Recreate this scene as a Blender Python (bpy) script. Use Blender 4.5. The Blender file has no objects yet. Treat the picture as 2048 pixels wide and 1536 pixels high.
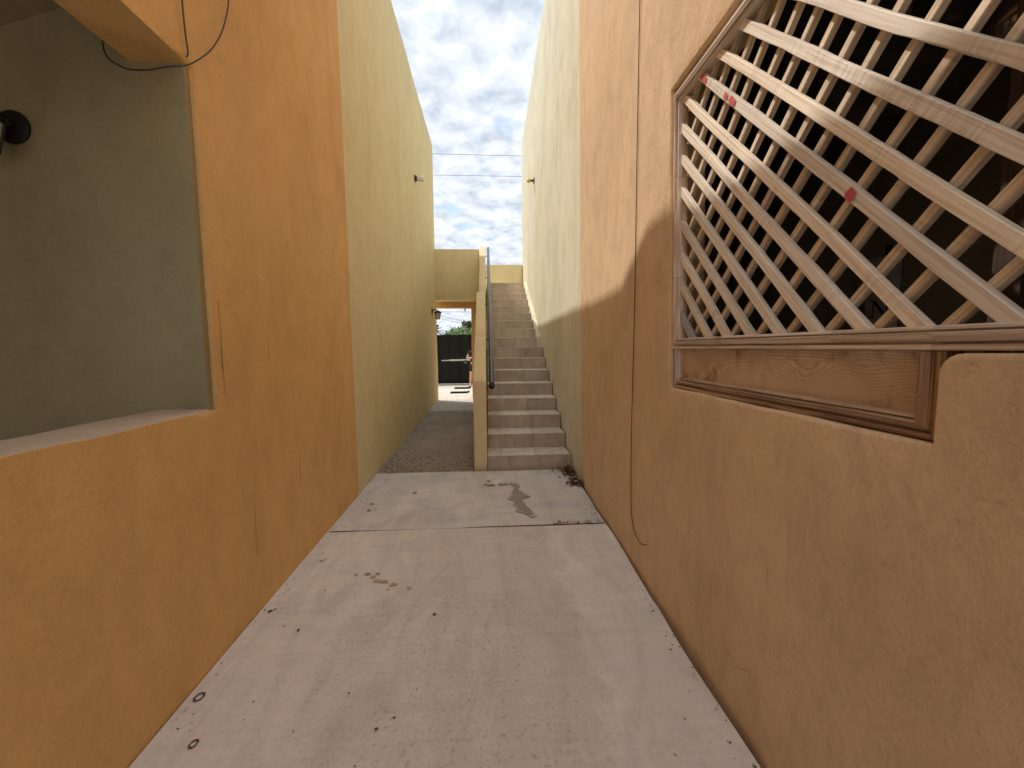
import bpy, bmesh, math, random
from mathutils import Vector, Matrix, noise
R = math.radians
random.seed(7)
scene = bpy.context.scene
col = scene.collection

# ------------------------------------------------------------------ camera
cam = bpy.data.cameras.new('camera')
cam.sensor_width = 36.0
cam.lens = 14.0625
cam.clip_start = 0.02
cam.clip_end = 2000
camo = bpy.data.objects.new('camera', cam)
col.objects.link(camo)
camo.location = (0, 0, 1.6)
camo.rotation_euler = (R(84.8347), R(0.3937), R(-3.2777))
scene.camera = camo
scene.render.resolution_x = 1024
scene.render.resolution_y = 768

# ------------------------------------------------------------------ light
SUN_DIR = Vector((-2.41, 1.29, 4.68)).normalized()      # towards the sun
SKY_STRENGTH = 0.1
CLOUD_GAIN = 4.35
w = bpy.data.worlds.new('World')
scene.world = w
w.use_nodes = True
nt = w.node_tree
nt.nodes.clear()
N = nt.nodes.new
LK = nt.links.new
out = N('ShaderNodeOutputWorld')
bg = N('ShaderNodeBackground')
bg.inputs['Strength'].default_value = SKY_STRENGTH
LK(bg.outputs[0], out.inputs['Surface'])
sky = N('ShaderNodeTexSky')
sky.sky_type = 'NISHITA'
sky.sun_disc = False
sky.sun_elevation = math.asin(SUN_DIR.z)
sky.sun_rotation = math.atan2(SUN_DIR.x, SUN_DIR.y)
sky.dust_density = 2.0
tc = N('ShaderNodeTexCoord')
sep = N('ShaderNodeSeparateXYZ')
LK(tc.outputs['Generated'], sep.inputs[0])


def wmath(op, a, b=None, c=None, clamp=False):
    n = N('ShaderNodeMath')
    n.operation = op
    n.use_clamp = clamp
    for i, v in enumerate((a, b, c)):
        if v is None:
            continue
        if isinstance(v, (int, float)):
            n.inputs[i].default_value = v
        else:
            LK(v, n.inputs[i])
    return n.outputs[0]


zc = wmath('ADD', wmath('MAXIMUM', sep.outputs['Z'], 0.0), 0.16)
comb = N('ShaderNodeCombineXYZ')
LK(wmath('DIVIDE', sep.outputs['X'], zc), comb.inputs[0])
LK(wmath('DIVIDE', sep.outputs['Y'], zc), comb.inputs[1])
comb.inputs[2].default_value = 3.7


def wnoise(scale, detail, rough, dist=0.0):
    n = N('ShaderNodeTexNoise')
    n.inputs['Scale'].default_value = scale
    n.inputs['Detail'].default_value = detail
    n.inputs['Roughness'].default_value = rough
    n.inputs['Distortion'].default_value = dist
    LK(comb.outputs[0], n.inputs['Vector'])
    return n.outputs['Fac']


def wramp(fac, stops):
    n = N('ShaderNodeValToRGB')
    e = n.color_ramp.elements
    while len(e) < len(stops):
        e.new(0.5)
    for i, (p, c) in enumerate(stops):
        e[i].position = p
        e[i].color = (*c, 1)
    LK(fac, n.inputs[0])
    return n.outputs[0]


cover = wramp(wnoise(4.2, 6, 0.62, 0.2), [(0.30, (0.15, 0.15, 0.15)), (0.42, (1, 1, 1))])
shade = wramp(wnoise(10.5, 6, 0.56, 0.3), [(0.33, (0.60, 0.68, 0.79)), (0.47, (0.80, 0.87, 0.96)), (0.64, (1.04, 1.07, 1.10))])
gain = N('ShaderNodeVectorMath')
gain.operation = 'SCALE'
LK(shade, gain.inputs[0])
gain.inputs['Scale'].default_value = CLOUD_GAIN
mixc = N('ShaderNodeMix')
mixc.data_type = 'RGBA'
LK(cover, mixc.inputs['Factor'])
LK(sky.outputs[0], mixc.inputs['A'])
LK(gain.outputs[0], mixc.inputs['B'])
LK(mixc.outputs['Result'], bg.inputs['Color'])

sun = bpy.data.lights.new('sun', 'SUN')
sun.energy = 1.5
sun.angle = R(0.6)
sun.color = (1.0, 0.95, 0.88)
suno = bpy.data.objects.new('sun', sun)
col.objects.link(suno)
suno.location = (-20, 10, 40)
suno.rotation_euler = SUN_DIR.to_track_quat('Z', 'Y').to_euler()

vs = scene.view_settings
vs.view_transform = 'Standard'
vs.look = 'None'
vs.gamma = 1
vs.exposure = 1.24
vs.use_curve_mapping = False
scene.cycles.max_bounces = 8
scene.cycles.diffuse_bounces = 4


# ------------------------------------------------------------------ materials
class Mat:
    def __init__(s, name):
        s.m = bpy.data.materials.new(name)
        s.m.use_nodes = True
        s.t = s.m.node_tree
        s.b = s.t.nodes['Principled BSDF']

    def n(s, typ, **kw):
        x = s.t.nodes.new(typ)
        for k, v in kw.items():
            setattr(x, k, v)
        return x

    def l(s, a, b):
        s.t.links.new(a, b)

    def coord(s, scale=(1, 1, 1), rand=False, rot=(0, 0, 0)):
        t = s.n('ShaderNodeTexCoord')
        m = s.n('ShaderNodeMapping')
        m.inputs['Scale'].default_value = scale
        m.inputs['Rotation'].default_value = rot
        src = t.outputs['Object']
        if rand:
            oi = s.n('ShaderNodeObjectInfo')
            v = s.n('ShaderNodeVectorMath', operation='SCALE')
            v.inputs[0].default_value = (37.0, 53.0, 71.0)
            s.l(oi.outputs['Random'], v.inputs['Scale'])
            a = s.n('ShaderNodeVectorMath', operation='ADD')
            s.l(src, a.inputs[0])
            s.l(v.outputs[0], a.inputs[1])
            src = a.outputs[0]
        s.l(src, m.inputs['Vector'])
        return m.outputs[0]

    def noise(s, vec, scale, detail=4, rough=0.5, dist=0.0):
        x = s.n('ShaderNodeTexNoise')
        x.inputs['Scale'].default_value = scale
        x.inputs['Detail'].default_value = detail
        x.inputs['Roughness'].default_value = rough
        x.inputs['Distortion'].default_value = dist
        s.l(vec, x.inputs['Vector'])
        return x.outputs['Fac']

    def ramp(s, fac, stops, interp='LINEAR'):
        x = s.n('ShaderNodeValToRGB')
        x.color_ramp.interpolation = interp
        e = x.color_ramp.elements
        while len(e) < len(stops):
            e.new(0.5)
        for i, (p, c) in enumerate(stops):
            e[i].position = p
            if isinstance(c, (int, float)):
                c = (c, c, c)
            e[i].color = (*c, 1)
        s.l(fac, x.inputs[0])
        return x.outputs[0]

    def mix(s, fac, a, b, blend='MIX'):
        x = s.n('ShaderNodeMix', data_type='RGBA', blend_type=blend)
        for k, v in (('Factor', fac), ('A', a), ('B', b)):
            if isinstance(v, (int, float)):
                if k == 'Factor':
                    x.inputs[0].default_value = v
                else:
                    x.inputs[k].default_value = (v, v, v, 1)
            elif isinstance(v, tuple):
                x.inputs[k].default_value = (*v, 1)
            else:
                s.l(v, x.inputs[0] if k == 'Factor' else x.inputs[k])
        return x.outputs['Result']

    def math(s, op, a, b=None):
        x = s.n('ShaderNodeMath', operation=op)
        for i, v in enumerate((a, b)):
            if v is None:
                continue
            if isinstance(v, (int, float)):
                x.inputs[i].default_value = v
            else:
                s.l(v, x.inputs[i])
        return x.outputs[0]

    def bump(s, h, strength, dist, prev=None):
        x = s.n('ShaderNodeBump')
        x.inputs['Strength'].default_value = strength
        x.inputs['Distance'].default_value = dist
        s.l(h, x.inputs['Height'])
        if prev is not None:
            s.l(prev, x.inputs['Normal'])
        return x.outputs[0]

    def done(s, colr, rough=0.8, normal=None, metallic=0.0, spec=None):
        if isinstance(colr, tuple):
            s.b.inputs['Base Color'].default_value = (*colr, 1)
        else:
            s.l(colr, s.b.inputs['Base Color'])
        if isinstance(rough, (int, float)):
            s.b.inputs['Roughness'].default_value = rough
        else:
            s.l(rough, s.b.inputs['Roughness'])
        s.b.inputs['Metallic'].default_value = metallic
        if spec is not None:
            s.b.inputs['Specular IOR Level'].default_value = spec
        if normal is not None:
            s.l(normal, s.b.inputs['Normal'])
        return s.m


def tint(c, k):
    return tuple(max(0.0, min(1.0, x * k)) for x in c)


def plaster(name, c, c2, streak=0.1, relief=1.0, speck=0.4, brush=(4.5, 4.5, 3.2), hatch=0.0):
    m = Mat(name)
    v = m.coord()
    vt = m.coord(brush, rot=(R(9), 0, 0))
    mott = m.noise(v, 0.9, 3, 0.62, 0.6)
    base = m.mix(m.ramp(mott, [(0.34, 0), (0.68, 1)]), c, c2)
    st = m.ramp(m.noise(m.coord((1.5, 1.5, 0.6)), 1.6, 2, 0.6, 0.7), [(0.30, tint((1, 1, 1), 1 - streak)), (0.55, (1, 1, 1))])
    base = m.mix(1.0, base, st, 'MULTIPLY')
    tr = m.noise(vt, 1.6, 4, 0.62, 0.5)
    ft = m.ramp(tr, [(0.32, 0.93 - hatch), (0.52, 1.0), (0.75, 1.04)])
    base = m.mix(1.0, base, ft, 'MULTIPLY')
    fine = m.noise(v, 64, 3, 0.75)
    sp = m.ramp(fine, [(0.30, 0.92), (0.58, 1.04), (0.735, 1.04), (0.765, 1 - speck)])
    base = m.mix(1.0, base, sp, 'MULTIPLY')
    h = m.math('ADD', m.math('MULTIPLY', tr, 1.0), m.math('MULTIPLY', fine, 0.42))
    return m.done(base, 0.88, m.bump(h, 0.5 * relief, 0.018), spec=0.25)


ORANGE = plaster('orange_plaster', (0.74, 0.445, 0.175), (0.79, 0.49, 0.205), 0.10, 0.75, 0.35)
YELLOW = plaster('yellow_plaster', (0.75, 0.635, 0.37), (0.79, 0.68, 0.415), 0.06, 0.4, 0.25)
TAN = plaster('tan_orange_plaster', (0.69, 0.485, 0.295), (0.77, 0.555, 0.345), 0.12, 0.95, 0.35, (7, 7, 3.4), 0.04)
CREAM = plaster('cream_plaster', (0.72, 0.665, 0.50), (0.78, 0.725, 0.57), 0.12, 0.9, 0.3, (10, 10, 2.4), 0.07)
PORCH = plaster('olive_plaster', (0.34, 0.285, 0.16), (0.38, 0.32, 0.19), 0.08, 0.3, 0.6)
SILLM = plaster('pale_sill_plaster', (0.56, 0.44, 0.345), (0.62, 0.49, 0.39), 0.10, 0.4, 0.2)
STAIRW = plaster('stair_wall_plaster', (0.72, 0.585, 0.345), (0.78, 0.645, 0.40), 0.10, 0.4, 0.3)
LINTEL = plaster('orange_lintel_plaster', (0.68, 0.40, 0.15), (0.74, 0.46, 0.19), 0.10, 0.4, 0.3)
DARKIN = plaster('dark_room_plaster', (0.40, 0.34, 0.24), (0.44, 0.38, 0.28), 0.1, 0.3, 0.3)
WHITEW = plaster('white_plaster', (0.78, 0.76, 0.72), (0.8, 0.79, 0.75), 0.1, 0.3, 0.3)


def concrete(name, c, c2, tone, relief=1.0, grit=0.5, band=False, blot=0.5):
    m = Mat(name)
    v = m.coord()
    big = m.noise(v, 1.0, 5, 0.62, 0.6)
    base = m.mix(m.ramp(big, [(0.34, 0), (0.62, 1)]), c, c2)
    n2 = m.noise(v, 2.7, 5, 0.65, 0.9)
    base = m.mix(m.ramp(n2, [(0.48, 0), (0.70, blot)]), base, tone)
    fine = m.noise(v, 58, 4, 0.72)
    rip = m.noise(m.coord((2.2, 20, 1), rot=(0, 0, R(-5))), 1.0, 4, 0.6, 0.5)
    wear = m.ramp(big, [(0.40, 0.15), (0.62, 1)])
    if band:      # the trodden middle of the path is rough and gritty, its edges smooth
        sx_ = m.n('ShaderNodeSeparateXYZ')
        m.l(v, sx_.inputs[0])
        xx = m.math('ADD', sx_.outputs['X'], m.math('MULTIPLY', m.math('SUBTRACT', n2, 0.5), 0.5))
        mid = m.ramp(m.math('MULTIPLY', m.math('ADD', xx, 1.4), 1 / 2.5), [(0.10, 0.1), (0.36, 0.8), (0.60, 1.0), (0.72, 0.55), (0.76, 0.15), (1.0, 0.05)])
        wear = mid
        base = m.mix(m.math('MULTIPLY', mid, 0.30), base, (0.54, 0.47, 0.42))
        lane = m.ramp(m.math('MULTIPLY', m.math('ADD', xx, 1.4), 1 / 2.5), [(0.66, 1.0), (0.735, 0.93), (0.755, 1.05), (0.80, 1.01), (1.0, 1.05)])
        base = m.mix(1.0, base, lane, 'MULTIPLY')
    swp = m.ramp(m.noise(m.coord((2.6, 0.75, 1), rot=(0, 0, R(12))), 1.5, 4, 0.6, 1.6), [(0.32, 0.88), (0.52, 1.0), (0.70, 1.05)])
    base = m.mix(1.0, base, swp, 'MULTIPLY')
    g = m.ramp(fine, [(0.575, 0), (0.66, 1)])
    base = m.mix(m.math('MULTIPLY', m.math('MULTIPLY', wear, g), grit), base, (0.15, 0.125, 0.105))
    rp = m.ramp(rip, [(0.3, 0.94), (0.7, 1.04)])
    base = m.mix(1.0, base, rp, 'MULTIPLY')
    fr = m.ramp(fine, [(0.3, 1.06), (0.6, 0.95)])
    base = m.mix(1.0, base, fr, 'MULTIPLY')
    h = m.math('ADD', m.math('MULTIPLY', m.math('SUBTRACT', 1.0, fine), 0.35), m.math('MULTIPLY', rip, 0.5))
    return m.done(base, 0.86, m.bump(h, 0.45 * relief, 0.008), spec=0.3)


CONC = concrete('pale_concrete', (0.75, 0.685, 0.635), (0.83, 0.775, 0.725), (0.70, 0.68, 0.69), 1.0, 0.40, True)
CONC2 = concrete('trowelled_concrete', (0.62, 0.59, 0.575), (0.75, 0.72, 0.69), (0.50, 0.49, 0.54), 0.5, 0.15, False, 0.7)
CONC3 = concrete('brown_concrete', (0.30, 0.25, 0.205), (0.40, 0.34, 0.285), (0.27, 0.24, 0.23), 1.6, 0.6)
CONC4 = concrete('grey_slab_concrete', (0.50, 0.47, 0.45), (0.56, 0.53, 0.51), (0.40, 0.39, 0.42), 0.6, 0.3)
COURT = concrete('pale_yard_concrete', (0.56, 0.52, 0.45), (0.66, 0.62, 0.55), (0.55, 0.52, 0.5), 0.6, 0.2)
SOIL = concrete('dirt', (0.12, 0.095, 0.07), (0.17, 0.135, 0.10), (0.1, 0.085, 0.07), 2.0, 0.6)


def tile_mat(name, c, c2):
    m = Mat(name)
    v = m.coord((1, 1, 1), rand=True)
    oi = m.n('ShaderNodeObjectInfo')
    base = m.mix(m.ramp(m.noise(v, 3.2, 5, 0.6, 0.6), [(0.34, 0), (0.66, 1)]), c, c2)
    st = m.ramp(m.noise(m.coord((5, 5, 0.9), rand=True), 2.2, 5, 0.65), [(0.3, 0.80), (0.55, 1.0), (0.8, 1.08)])
    base = m.mix(1.0, base, st, 'MULTIPLY')
    var = m.ramp(oi.outputs['Random'], [(0, 0.88), (1, 1.10)])
    base = m.mix(1.0, base, var, 'MULTIPLY')
    gr = m.ramp(m.noise(v, 170, 3, 0.6), [(0.3, 0.92), (0.7, 1.06)])
    base = m.mix(1.0, base, gr, 'MULTIPLY')
    b = m.bump(m.noise(v, 60, 4, 0.6), 0.18, 0.002)
    return m.done(base, 0.62, b, spec=0.35)


TILE = tile_mat('stone_look_tile', (0.46, 0.375, 0.295), (0.58, 0.485, 0.385))
TREAD = tile_mat('skylit_tread_tile', (0.72, 0.64, 0.54), (0.80, 0.72, 0.62))  # treads coloured lighter than the risers to stand for sky light on them
GROUT = Mat('grout').done((0.62, 0.54, 0.43), 0.95)


def wood(name, c, c2, dark, along='X', rough=0.72, streak=0.6, saw=True):
    m = Mat(name)
    ax = {'X': (0.9, 14, 14), 'Y': (14, 0.9, 14), 'Z': (14, 14, 0.9)}[along]
    ax2 = {'X': (1.3, 70, 70), 'Y': (70, 1.3, 70), 'Z': (70, 70, 1.3)}[along]
    axs = {'X': (85, 4, 4), 'Y': (4, 85, 4), 'Z': (4, 4, 85)}[along]
    v = m.coord(ax, rand=True)
    v2 = m.coord(ax2, rand=True)
    oi = m.n('ShaderNodeObjectInfo')
    base = m.mix(m.ramp(m.noise(v, 1.6, 5, 0.6, 0.8), [(0.32, 0), (0.68, 1)]), c, c2)
    g = m.ramp(m.noise(v2, 1.4, 4, 0.65, 0.5), [(0.40, 1), (0.56, 0)])
    base = m.mix(m.math('MULTIPLY', g, streak * 0.75), base, dark)
    kn = m.ramp(m.noise(m.coord((2.2, 2.2, 2.2), rand=True), 3.0, 3, 0.5, 0.7), [(0.69, 0), (0.77, 1)])
    base = m.mix(m.math('MULTIPLY', kn, 0.6 * streak), base, tint(dark, 0.7))
    var = m.ramp(oi.outputs['Random'], [(0, (0.86, 0.84, 0.83)), (0.5, (1.0, 1.0, 1.0)), (1, (1.08, 1.04, 0.98))])
    base = m.mix(1.0, base, var, 'MULTIPLY')
    hh = m.noise(v2, 1.4, 3, 0.65, 0.5)
    if saw:
        sw = m.noise(m.coord(axs, rand=True), 1.0, 2, 0.5)
        msk = m.ramp(m.noise(m.coord((3, 3, 3), rand=True), 1.2, 1, 0.5), [(0.45, 0), (0.6, 1)])
        base = m.mix(msk, base, m.mix(1.0, base, m.ramp(sw, [(0.35, 0.84), (0.6, 1.06)]), 'MULTIPLY'))
        hh = m.math('ADD', hh, m.math('MULTIPLY', sw, 0.6))
    b = m.bump(hh, 0.4, 0.002)
    return m.done(base, rough, b, spec=0.3)


SLATW = wood('raw_slat_wood', (0.86, 0.775, 0.655), (0.93, 0.865, 0.755), (0.58, 0.43, 0.30), 'X', 0.75, 0.8)
SLATB = wood('raw_slat_wood_warm', (0.74, 0.61, 0.47), (0.84, 0.73, 0.59), (0.44, 0.30, 0.19), 'X', 0.75, 0.8)
SLATG = wood('grey_weathered_wood', (0.36, 0.36, 0.38), (0.46, 0.46, 0.47), (0.18, 0.17, 0.17), 'X')
RAILW = wood('moulding_wood', (0.74, 0.61, 0.50), (0.88, 0.77, 0.66), (0.34, 0.22, 0.15), 'Y', 0.6, 0.8, False)
STILEW = wood('stile_wood', (0.74, 0.59, 0.46), (0.86, 0.73, 0.60), (0.34, 0.21, 0.13), 'Z', 0.6, 0.8, False)
STAINW = wood('stained_moulding_wood', (0.38, 0.26, 0.18), (0.74, 0.58, 0.45), (0.14, 0.075, 0.05), 'Y', 0.5, 1.1, False)
STAINZ = wood('stained_stile_wood', (0.26, 0.14, 0.075), (0.60, 0.40, 0.235), (0.09, 0.04, 0.025), 'Z', 0.5, 1.7, False)
POSTW = wood('dark_post_wood', (0.07, 0.042, 0.028), (0.1, 0.062, 0.04), (0.03, 0.015, 0.01), 'Z', 0.7, 0.8, False)


def pine_panel():
    m = Mat('knotty_pine')
    # rings of growth swirl round knots spread along the board
    vv = m.coord((1, 1.0, 3.4))
    vor = m.n('ShaderNodeTexVoronoi', feature='SMOOTH_F1')
    vor.inputs['Scale'].default_value = 2.3
    vor.inputs['Smoothness'].default_value = 0.35
    m.l(m.coord((0.001, 1.25, 2.6)), vor.inputs['Vector'])
    z = m.n('ShaderNodeSeparateXYZ')
    m.l(vv, z.inputs[0])
    pull = m.ramp(vor.outputs['Distance'], [(0.0, 1), (0.22, 0.42), (0.45, 0.06), (0.8, 0)])
    wob = m.noise(m.coord((1, 1.4, 6)), 1.6, 4, 0.5)
    h = m.math('ADD', m.math('MULTIPLY', z.outputs['Z'], 32), m.math('MULTIPLY', pull, 9))
    h = m.math('ADD', h, m.math('MULTIPLY', wob, 9))
    s = m.math('FRACT', h)
    line = m.ramp(s, [(0.0, 1.0), (0.12, 0.35), (0.7, 0.0), (1.0, 0.9)])
    base = m.mix(m.ramp(m.noise(m.coord((1, 1.6, 3)), 1.9, 5, 0.6, 0.6), [(0.34, 0), (0.66, 1)]), (0.56, 0.39, 0.25), (0.78, 0.61, 0.46))
    base = m.mix(m.math('MULTIPLY', line, 0.7), base, (0.36, 0.21, 0.12))
    knot = m.ramp(vor.outputs['Distance'], [(0.0, 1), (0.035, 0.85), (0.07, 0.0)])
    base = m.mix(knot, base, (0.12, 0.06, 0.03))
    stain = m.ramp(m.noise(m.coord((1, 3.0, 2.2)), 1.7, 5, 0.65, 0.5), [(0.52, 0), (0.68, 0.85)])
    base = m.mix(stain, base, (0.15, 0.075, 0.04))
    b = m.bump(line, 0.25, 0.0015)
    return m.done(base, 0.6, b, spec=0.3)


PINE = pine_panel()
REDM = Mat('red_paint').done((0.55, 0.10, 0.09), 0.7)


def simple(name, c, rough=0.5, metallic=0.0, nscale=30, var=0.15, bump=0.1, spec=None):
    m = Mat(name)
    v = m.coord()
    k = m.ramp(m.noise(v, nscale, 4, 0.6), [(0.3, tint(c, 1 - var)), (0.7, tint(c, 1 + var))])
    return m.done(k, rough, m.bump(m.noise(v, nscale * 3, 3, 0.6), bump, 0.002), metallic, spec)


BLACKM = simple('black_iron', (0.018, 0.017, 0.017), 0.5, 0.3)
GATEM = simple('black_gate_paint', (0.010, 0.0095, 0.010), 0.55, 0.0, 3, 0.4, 0.15, 0.2)
GATEF = simple('black_gate_frame_paint', (0.007, 0.007, 0.0075), 0.55, 0.0, 3, 0.3, 0.15, 0.2)
STEEL = simple('brushed_steel', (0.10, 0.105, 0.12), 0.24, 0.95, 40, 0.12, 0.05)
ALU = simple('white_painted_steel', (0.62, 0.62, 0.60), 0.4, 0.1)
CABLEM = simple('black_cable', (0.022, 0.018, 0.015), 0.6)
CABLEB = simple('brown_cable', (0.10, 0.055, 0.03), 0.6)
BROWNP = simple('brown_bakelite', (0.07, 0.035, 0.022), 0.45)
WHITEB = simple('frosted_bulb_glass', (0.80, 0.78, 0.72), 0.25)
YELB = simple('yellow_bulb_glass', (0.74, 0.60, 0.16), 0.25)
NAVY = simple('navy_cotton', (0.016, 0.017, 0.024), 0.9, 0, 20, 0.25, 0.2)
SHORTM = simple('black_cotton', (0.010, 0.010, 0.016), 0.9, 0, 20, 0.25, 0.2)
SKIN = simple('skin', (0.62, 0.34, 0.25), 0.55, 0, 14, 0.06, 0.05)
HAIRM = simple('dark_hair', (0.03, 0.02, 0.015), 0.6, 0, 60, 0.3, 0.4)
SANDM = simple('rubber_sandal', (0.03, 0.022, 0.02), 0.7)
SIGNM = simple('whitewashed_board', (0.70, 0.67, 0.62), 0.8, 0, 9, 0.2, 0.2)
INKM = Mat('black_ink').done((0.01, 0.01, 0.01), 0.8)
BARK = simple('bark', (0.10, 0.075, 0.055), 0.95, 0, 12, 0.3, 0.6)
glassm = Mat('lantern_glass')
glassm.b.inputs['Base Color'].default_value = (0.85, 0.80, 0.74, 1)
glassm.b.inputs['Roughness'].default_value = 0.25
glassm.b.inputs['Transmission Weight'].default_value = 0.55
GLASS = glassm.m


def tarp():
    m = Mat('black_plastic_sheet')
    v = m.coord()
    b = m.bump(m.noise(v, 3.5, 4, 0.5, 1.2), 0.6, 0.05)
    m.b.inputs['Coat Weight'].default_value = 1.0
    m.b.inputs['Coat Roughness'].default_value = 0.08
    m.b.inputs['Coat IOR'].default_value = 2.6
    return m.done((0.06, 0.054, 0.068), 0.3, b, spec=0.9)


TARP = tarp()


def leafm(name, c, c2):
    m = Mat(name)
    oi = m.noise(m.coord(), 1.4, 3, 0.6)
    base = m.ramp(oi, [(0.35, c), (0.65, c2)])
    m.done(base, 0.6)
    m.b.inputs['Transmission Weight'].default_value = 0.0
    return m.m


LEAF1 = leafm('bright_foliage', (0.085, 0.16, 0.03), (0.15, 0.24, 0.055))
LEAF2 = leafm('dark_foliage', (0.028, 0.05, 0.02), (0.055, 0.085, 0.035))
LEAF3 = leafm('brownish_foliage', (0.055, 0.05, 0.032), (0.10, 0.085, 0.06))
DRY = leafm('dry_frond', (0.20, 0.14, 0.08), (0.30, 0.22, 0.14))


def litter():
    m = Mat('dry_leaf')
    g = m.n('ShaderNodeNewGeometry')
    c = m.ramp(g.outputs['Random Per Island'], [(0, (0.05, 0.018, 0.012)), (0.5, (0.13, 0.05, 0.028)), (0.78, (0.20, 0.10, 0.05)), (0.9, (0.45, 0.36, 0.20)), (1, (0.5, 0.44, 0.28))])
    return m.done(c, 0.8)


LITTER = litter()


def pebblem():
    m = Mat('pebbles')
    g = m.n('ShaderNodeNewGeometry')
    c = m.ramp(g.outputs['Random Per Island'], [(0, (0.10, 0.075, 0.055)), (0.4, (0.22, 0.17, 0.13)), (0.75, (0.33, 0.27, 0.21)), (1, (0.46, 0.40, 0.33))])
    return m.done(c, 0.85)


PEBBLE = pebblem()
WET = simple('damp_stain', (0.30, 0.265, 0.235), 0.6, 0, 8, 0.1, 0.05)
FRINGE = simple('damp_fringe', (0.56, 0.525, 0.495), 0.75, 0, 8, 0.1, 0.05)
FRINGE2 = simple('damp_edge', (0.44, 0.40, 0.37), 0.7, 0, 8, 0.1, 0.05)
SPOTM = simple('dark_dirt_spot', (0.085, 0.07, 0.055), 0.9, 0, 20, 0.3, 0.1)
RUST = simple('tan_splash', (0.50, 0.385, 0.26), 0.85, 0, 20, 0.15, 0.05)


# ------------------------------------------------------------------ mesh helpers
def link(name, me, mat=None, parent=None):
    o = bpy.data.objects.new(name, me)
    col.objects.link(o)
    if mat is not None and me is not None:
        me.materials.append(mat)
    if parent is not None:
        o.parent = parent
    return o


def tag(o, label=None, cat=None, group=None, kind=None):
    if label:
        o['label'] = label
    if cat:
        o['category'] = cat
    if group:
        o['group'] = group
    if kind:
        o['kind'] = kind
    return o


def empty(name, label, cat, loc=(0, 0, 0), group=None):
    o = bpy.data.objects.new(name, None)
    o.empty_display_size = 0.1
    col.objects.link(o)
    o.location = loc
    return tag(o, label, cat, group)


def bm_out(bm, name, mat, parent=None, smooth=None, world_parent=True):
    bmesh.ops.recalc_face_normals(bm, faces=bm.faces)
    me = bpy.data.meshes.new(name)
    bm.to_mesh(me)
    bm.free()
    if smooth is not None:
        for p in me.polygons:
            p.use_smooth = True
        me.set_sharp_from_angle(angle=R(smooth))
    o = link(name, me, mat)
    if parent is not None:
        o.parent = parent
        if world_parent:
            o.matrix_parent_inverse = Matrix.Translation(-Vector(parent.location))
    return o


def bx(bm, x0, x1, y0, y1, z0, z1):
    v = [bm.verts.new((x, y, z)) for x in (x0, x1) for y in (y0, y1) for z in (z0, z1)]
    for f in ((0, 1, 3, 2), (4, 6, 7, 5), (0, 4, 5, 1), (2, 3, 7, 6), (0, 2, 6, 4), (1, 5, 7, 3)):
        bm.faces.new([v[i] for i in f])
    return v


def box(name, b, mat, parent=None, bevel=0.0, seg=2):
    bm = bmesh.new()
    bx(bm, *b)
    if bevel:
        bmesh.ops.bevel(bm, geom=list(bm.edges), offset=bevel, segments=seg, affect='EDGES', profile=0.5)
    return bm_out(bm, name, mat, parent, 40 if bevel else None)


def tube(bm, pts, r, seg=8, cap=True):
    pts = [Vector(p) for p in pts]
    rs = r if isinstance(r, (list, tuple)) else [r] * len(pts)
    rings = []
    ref = None
    for i, p in enumerate(pts):
        d = (pts[min(i + 1, len(pts) - 1)] - pts[max(i - 1, 0)]).normalized()
        if ref is None:
            ref = d.orthogonal().normalized()
        ref = (ref - d * ref.dot(d))
        ref = ref.normalized() if ref.length > 1e-6 else d.orthogonal().normalized()
        s = d.cross(ref)
        rings.append([bm.verts.new(p + (ref * math.cos(a) + s * math.sin(a)) * rs[i]) for a in [2 * math.pi * k / seg for k in range(seg)]])
    for a, b in zip(rings, rings[1:]):
        for k in range(seg):
            bm.faces.new((a[k], a[(k + 1) % seg], b[(k + 1) % seg], b[k]))
    if cap:
        bm.faces.new(rings[0][::-1])
        bm.faces.new(rings[-1])


def spline(pts, n=8):
    P = [Vector(p) for p in pts]
    P = [P[0] * 2 - P[1]] + P + [P[-1] * 2 - P[-2]]
    o = []
    for i in range(1, len(P) - 2):
        for k in range(n):
            t = k / n
            a, b, c, d = P[i - 1:i + 3]
            o.append(0.5 * ((2 * b) + (c - a) * t + (2 * a - 5 * b + 4 * c - d) * t * t + (3 * b - a - 3 * c + d) * t ** 3))
    o.append(P[-2])
    return o


def cable(name, pts, r, mat, label=None, cat=None, parent=None, n=8, group=None):
    bm = bmesh.new()
    tube(bm, spline(pts, n), r, 8)
    o = bm_out(bm, name, mat, parent, 60)
    if label:
        tag(o, label, cat, group)
    return o


def lathe(bm, prof, seg=20, mtx=None):
    rings = []
    for r, z in prof:
        rings.append([bm.verts.new((r * math.cos(2 * math.pi * k / seg), r * math.sin(2 * math.pi * k / seg), z)) for k in range(seg)])
    for a, b in zip(rings, rings[1:]):
        for k in range(seg):
            bm.faces.new((a[k], a[(k + 1) % seg], b[(k + 1) % seg], b[k]))
    bm.faces.new(rings[0][::-1])
    bm.faces.new(rings[-1])
    if mtx is not None:
        vv = [v for r in rings for v in r]
        bmesh.ops.transform(bm, matrix=mtx, verts=vv)


def nz(x, y, z, s):
    return noise.noise(Vector((x * s, y * s, z * s)))


def bulge(x, y, z):
    return 0.007 * nz(x, y, z, 0.9) + 0.0035 * nz(x + 9, y, z, 3.1) + 0.0015 * nz(x, y + 5, z, 9)


def lines(a, b, step, must=()):
    s = sorted(set([a, b] + [m for m in must if a < m < b]))
    o = []
    for p, q in zip(s, s[1:]):
        k = max(1, round((q - p) / step))
        o += [p + (q - p) * i / k for i in range(k)]
    return o + [b]


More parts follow.
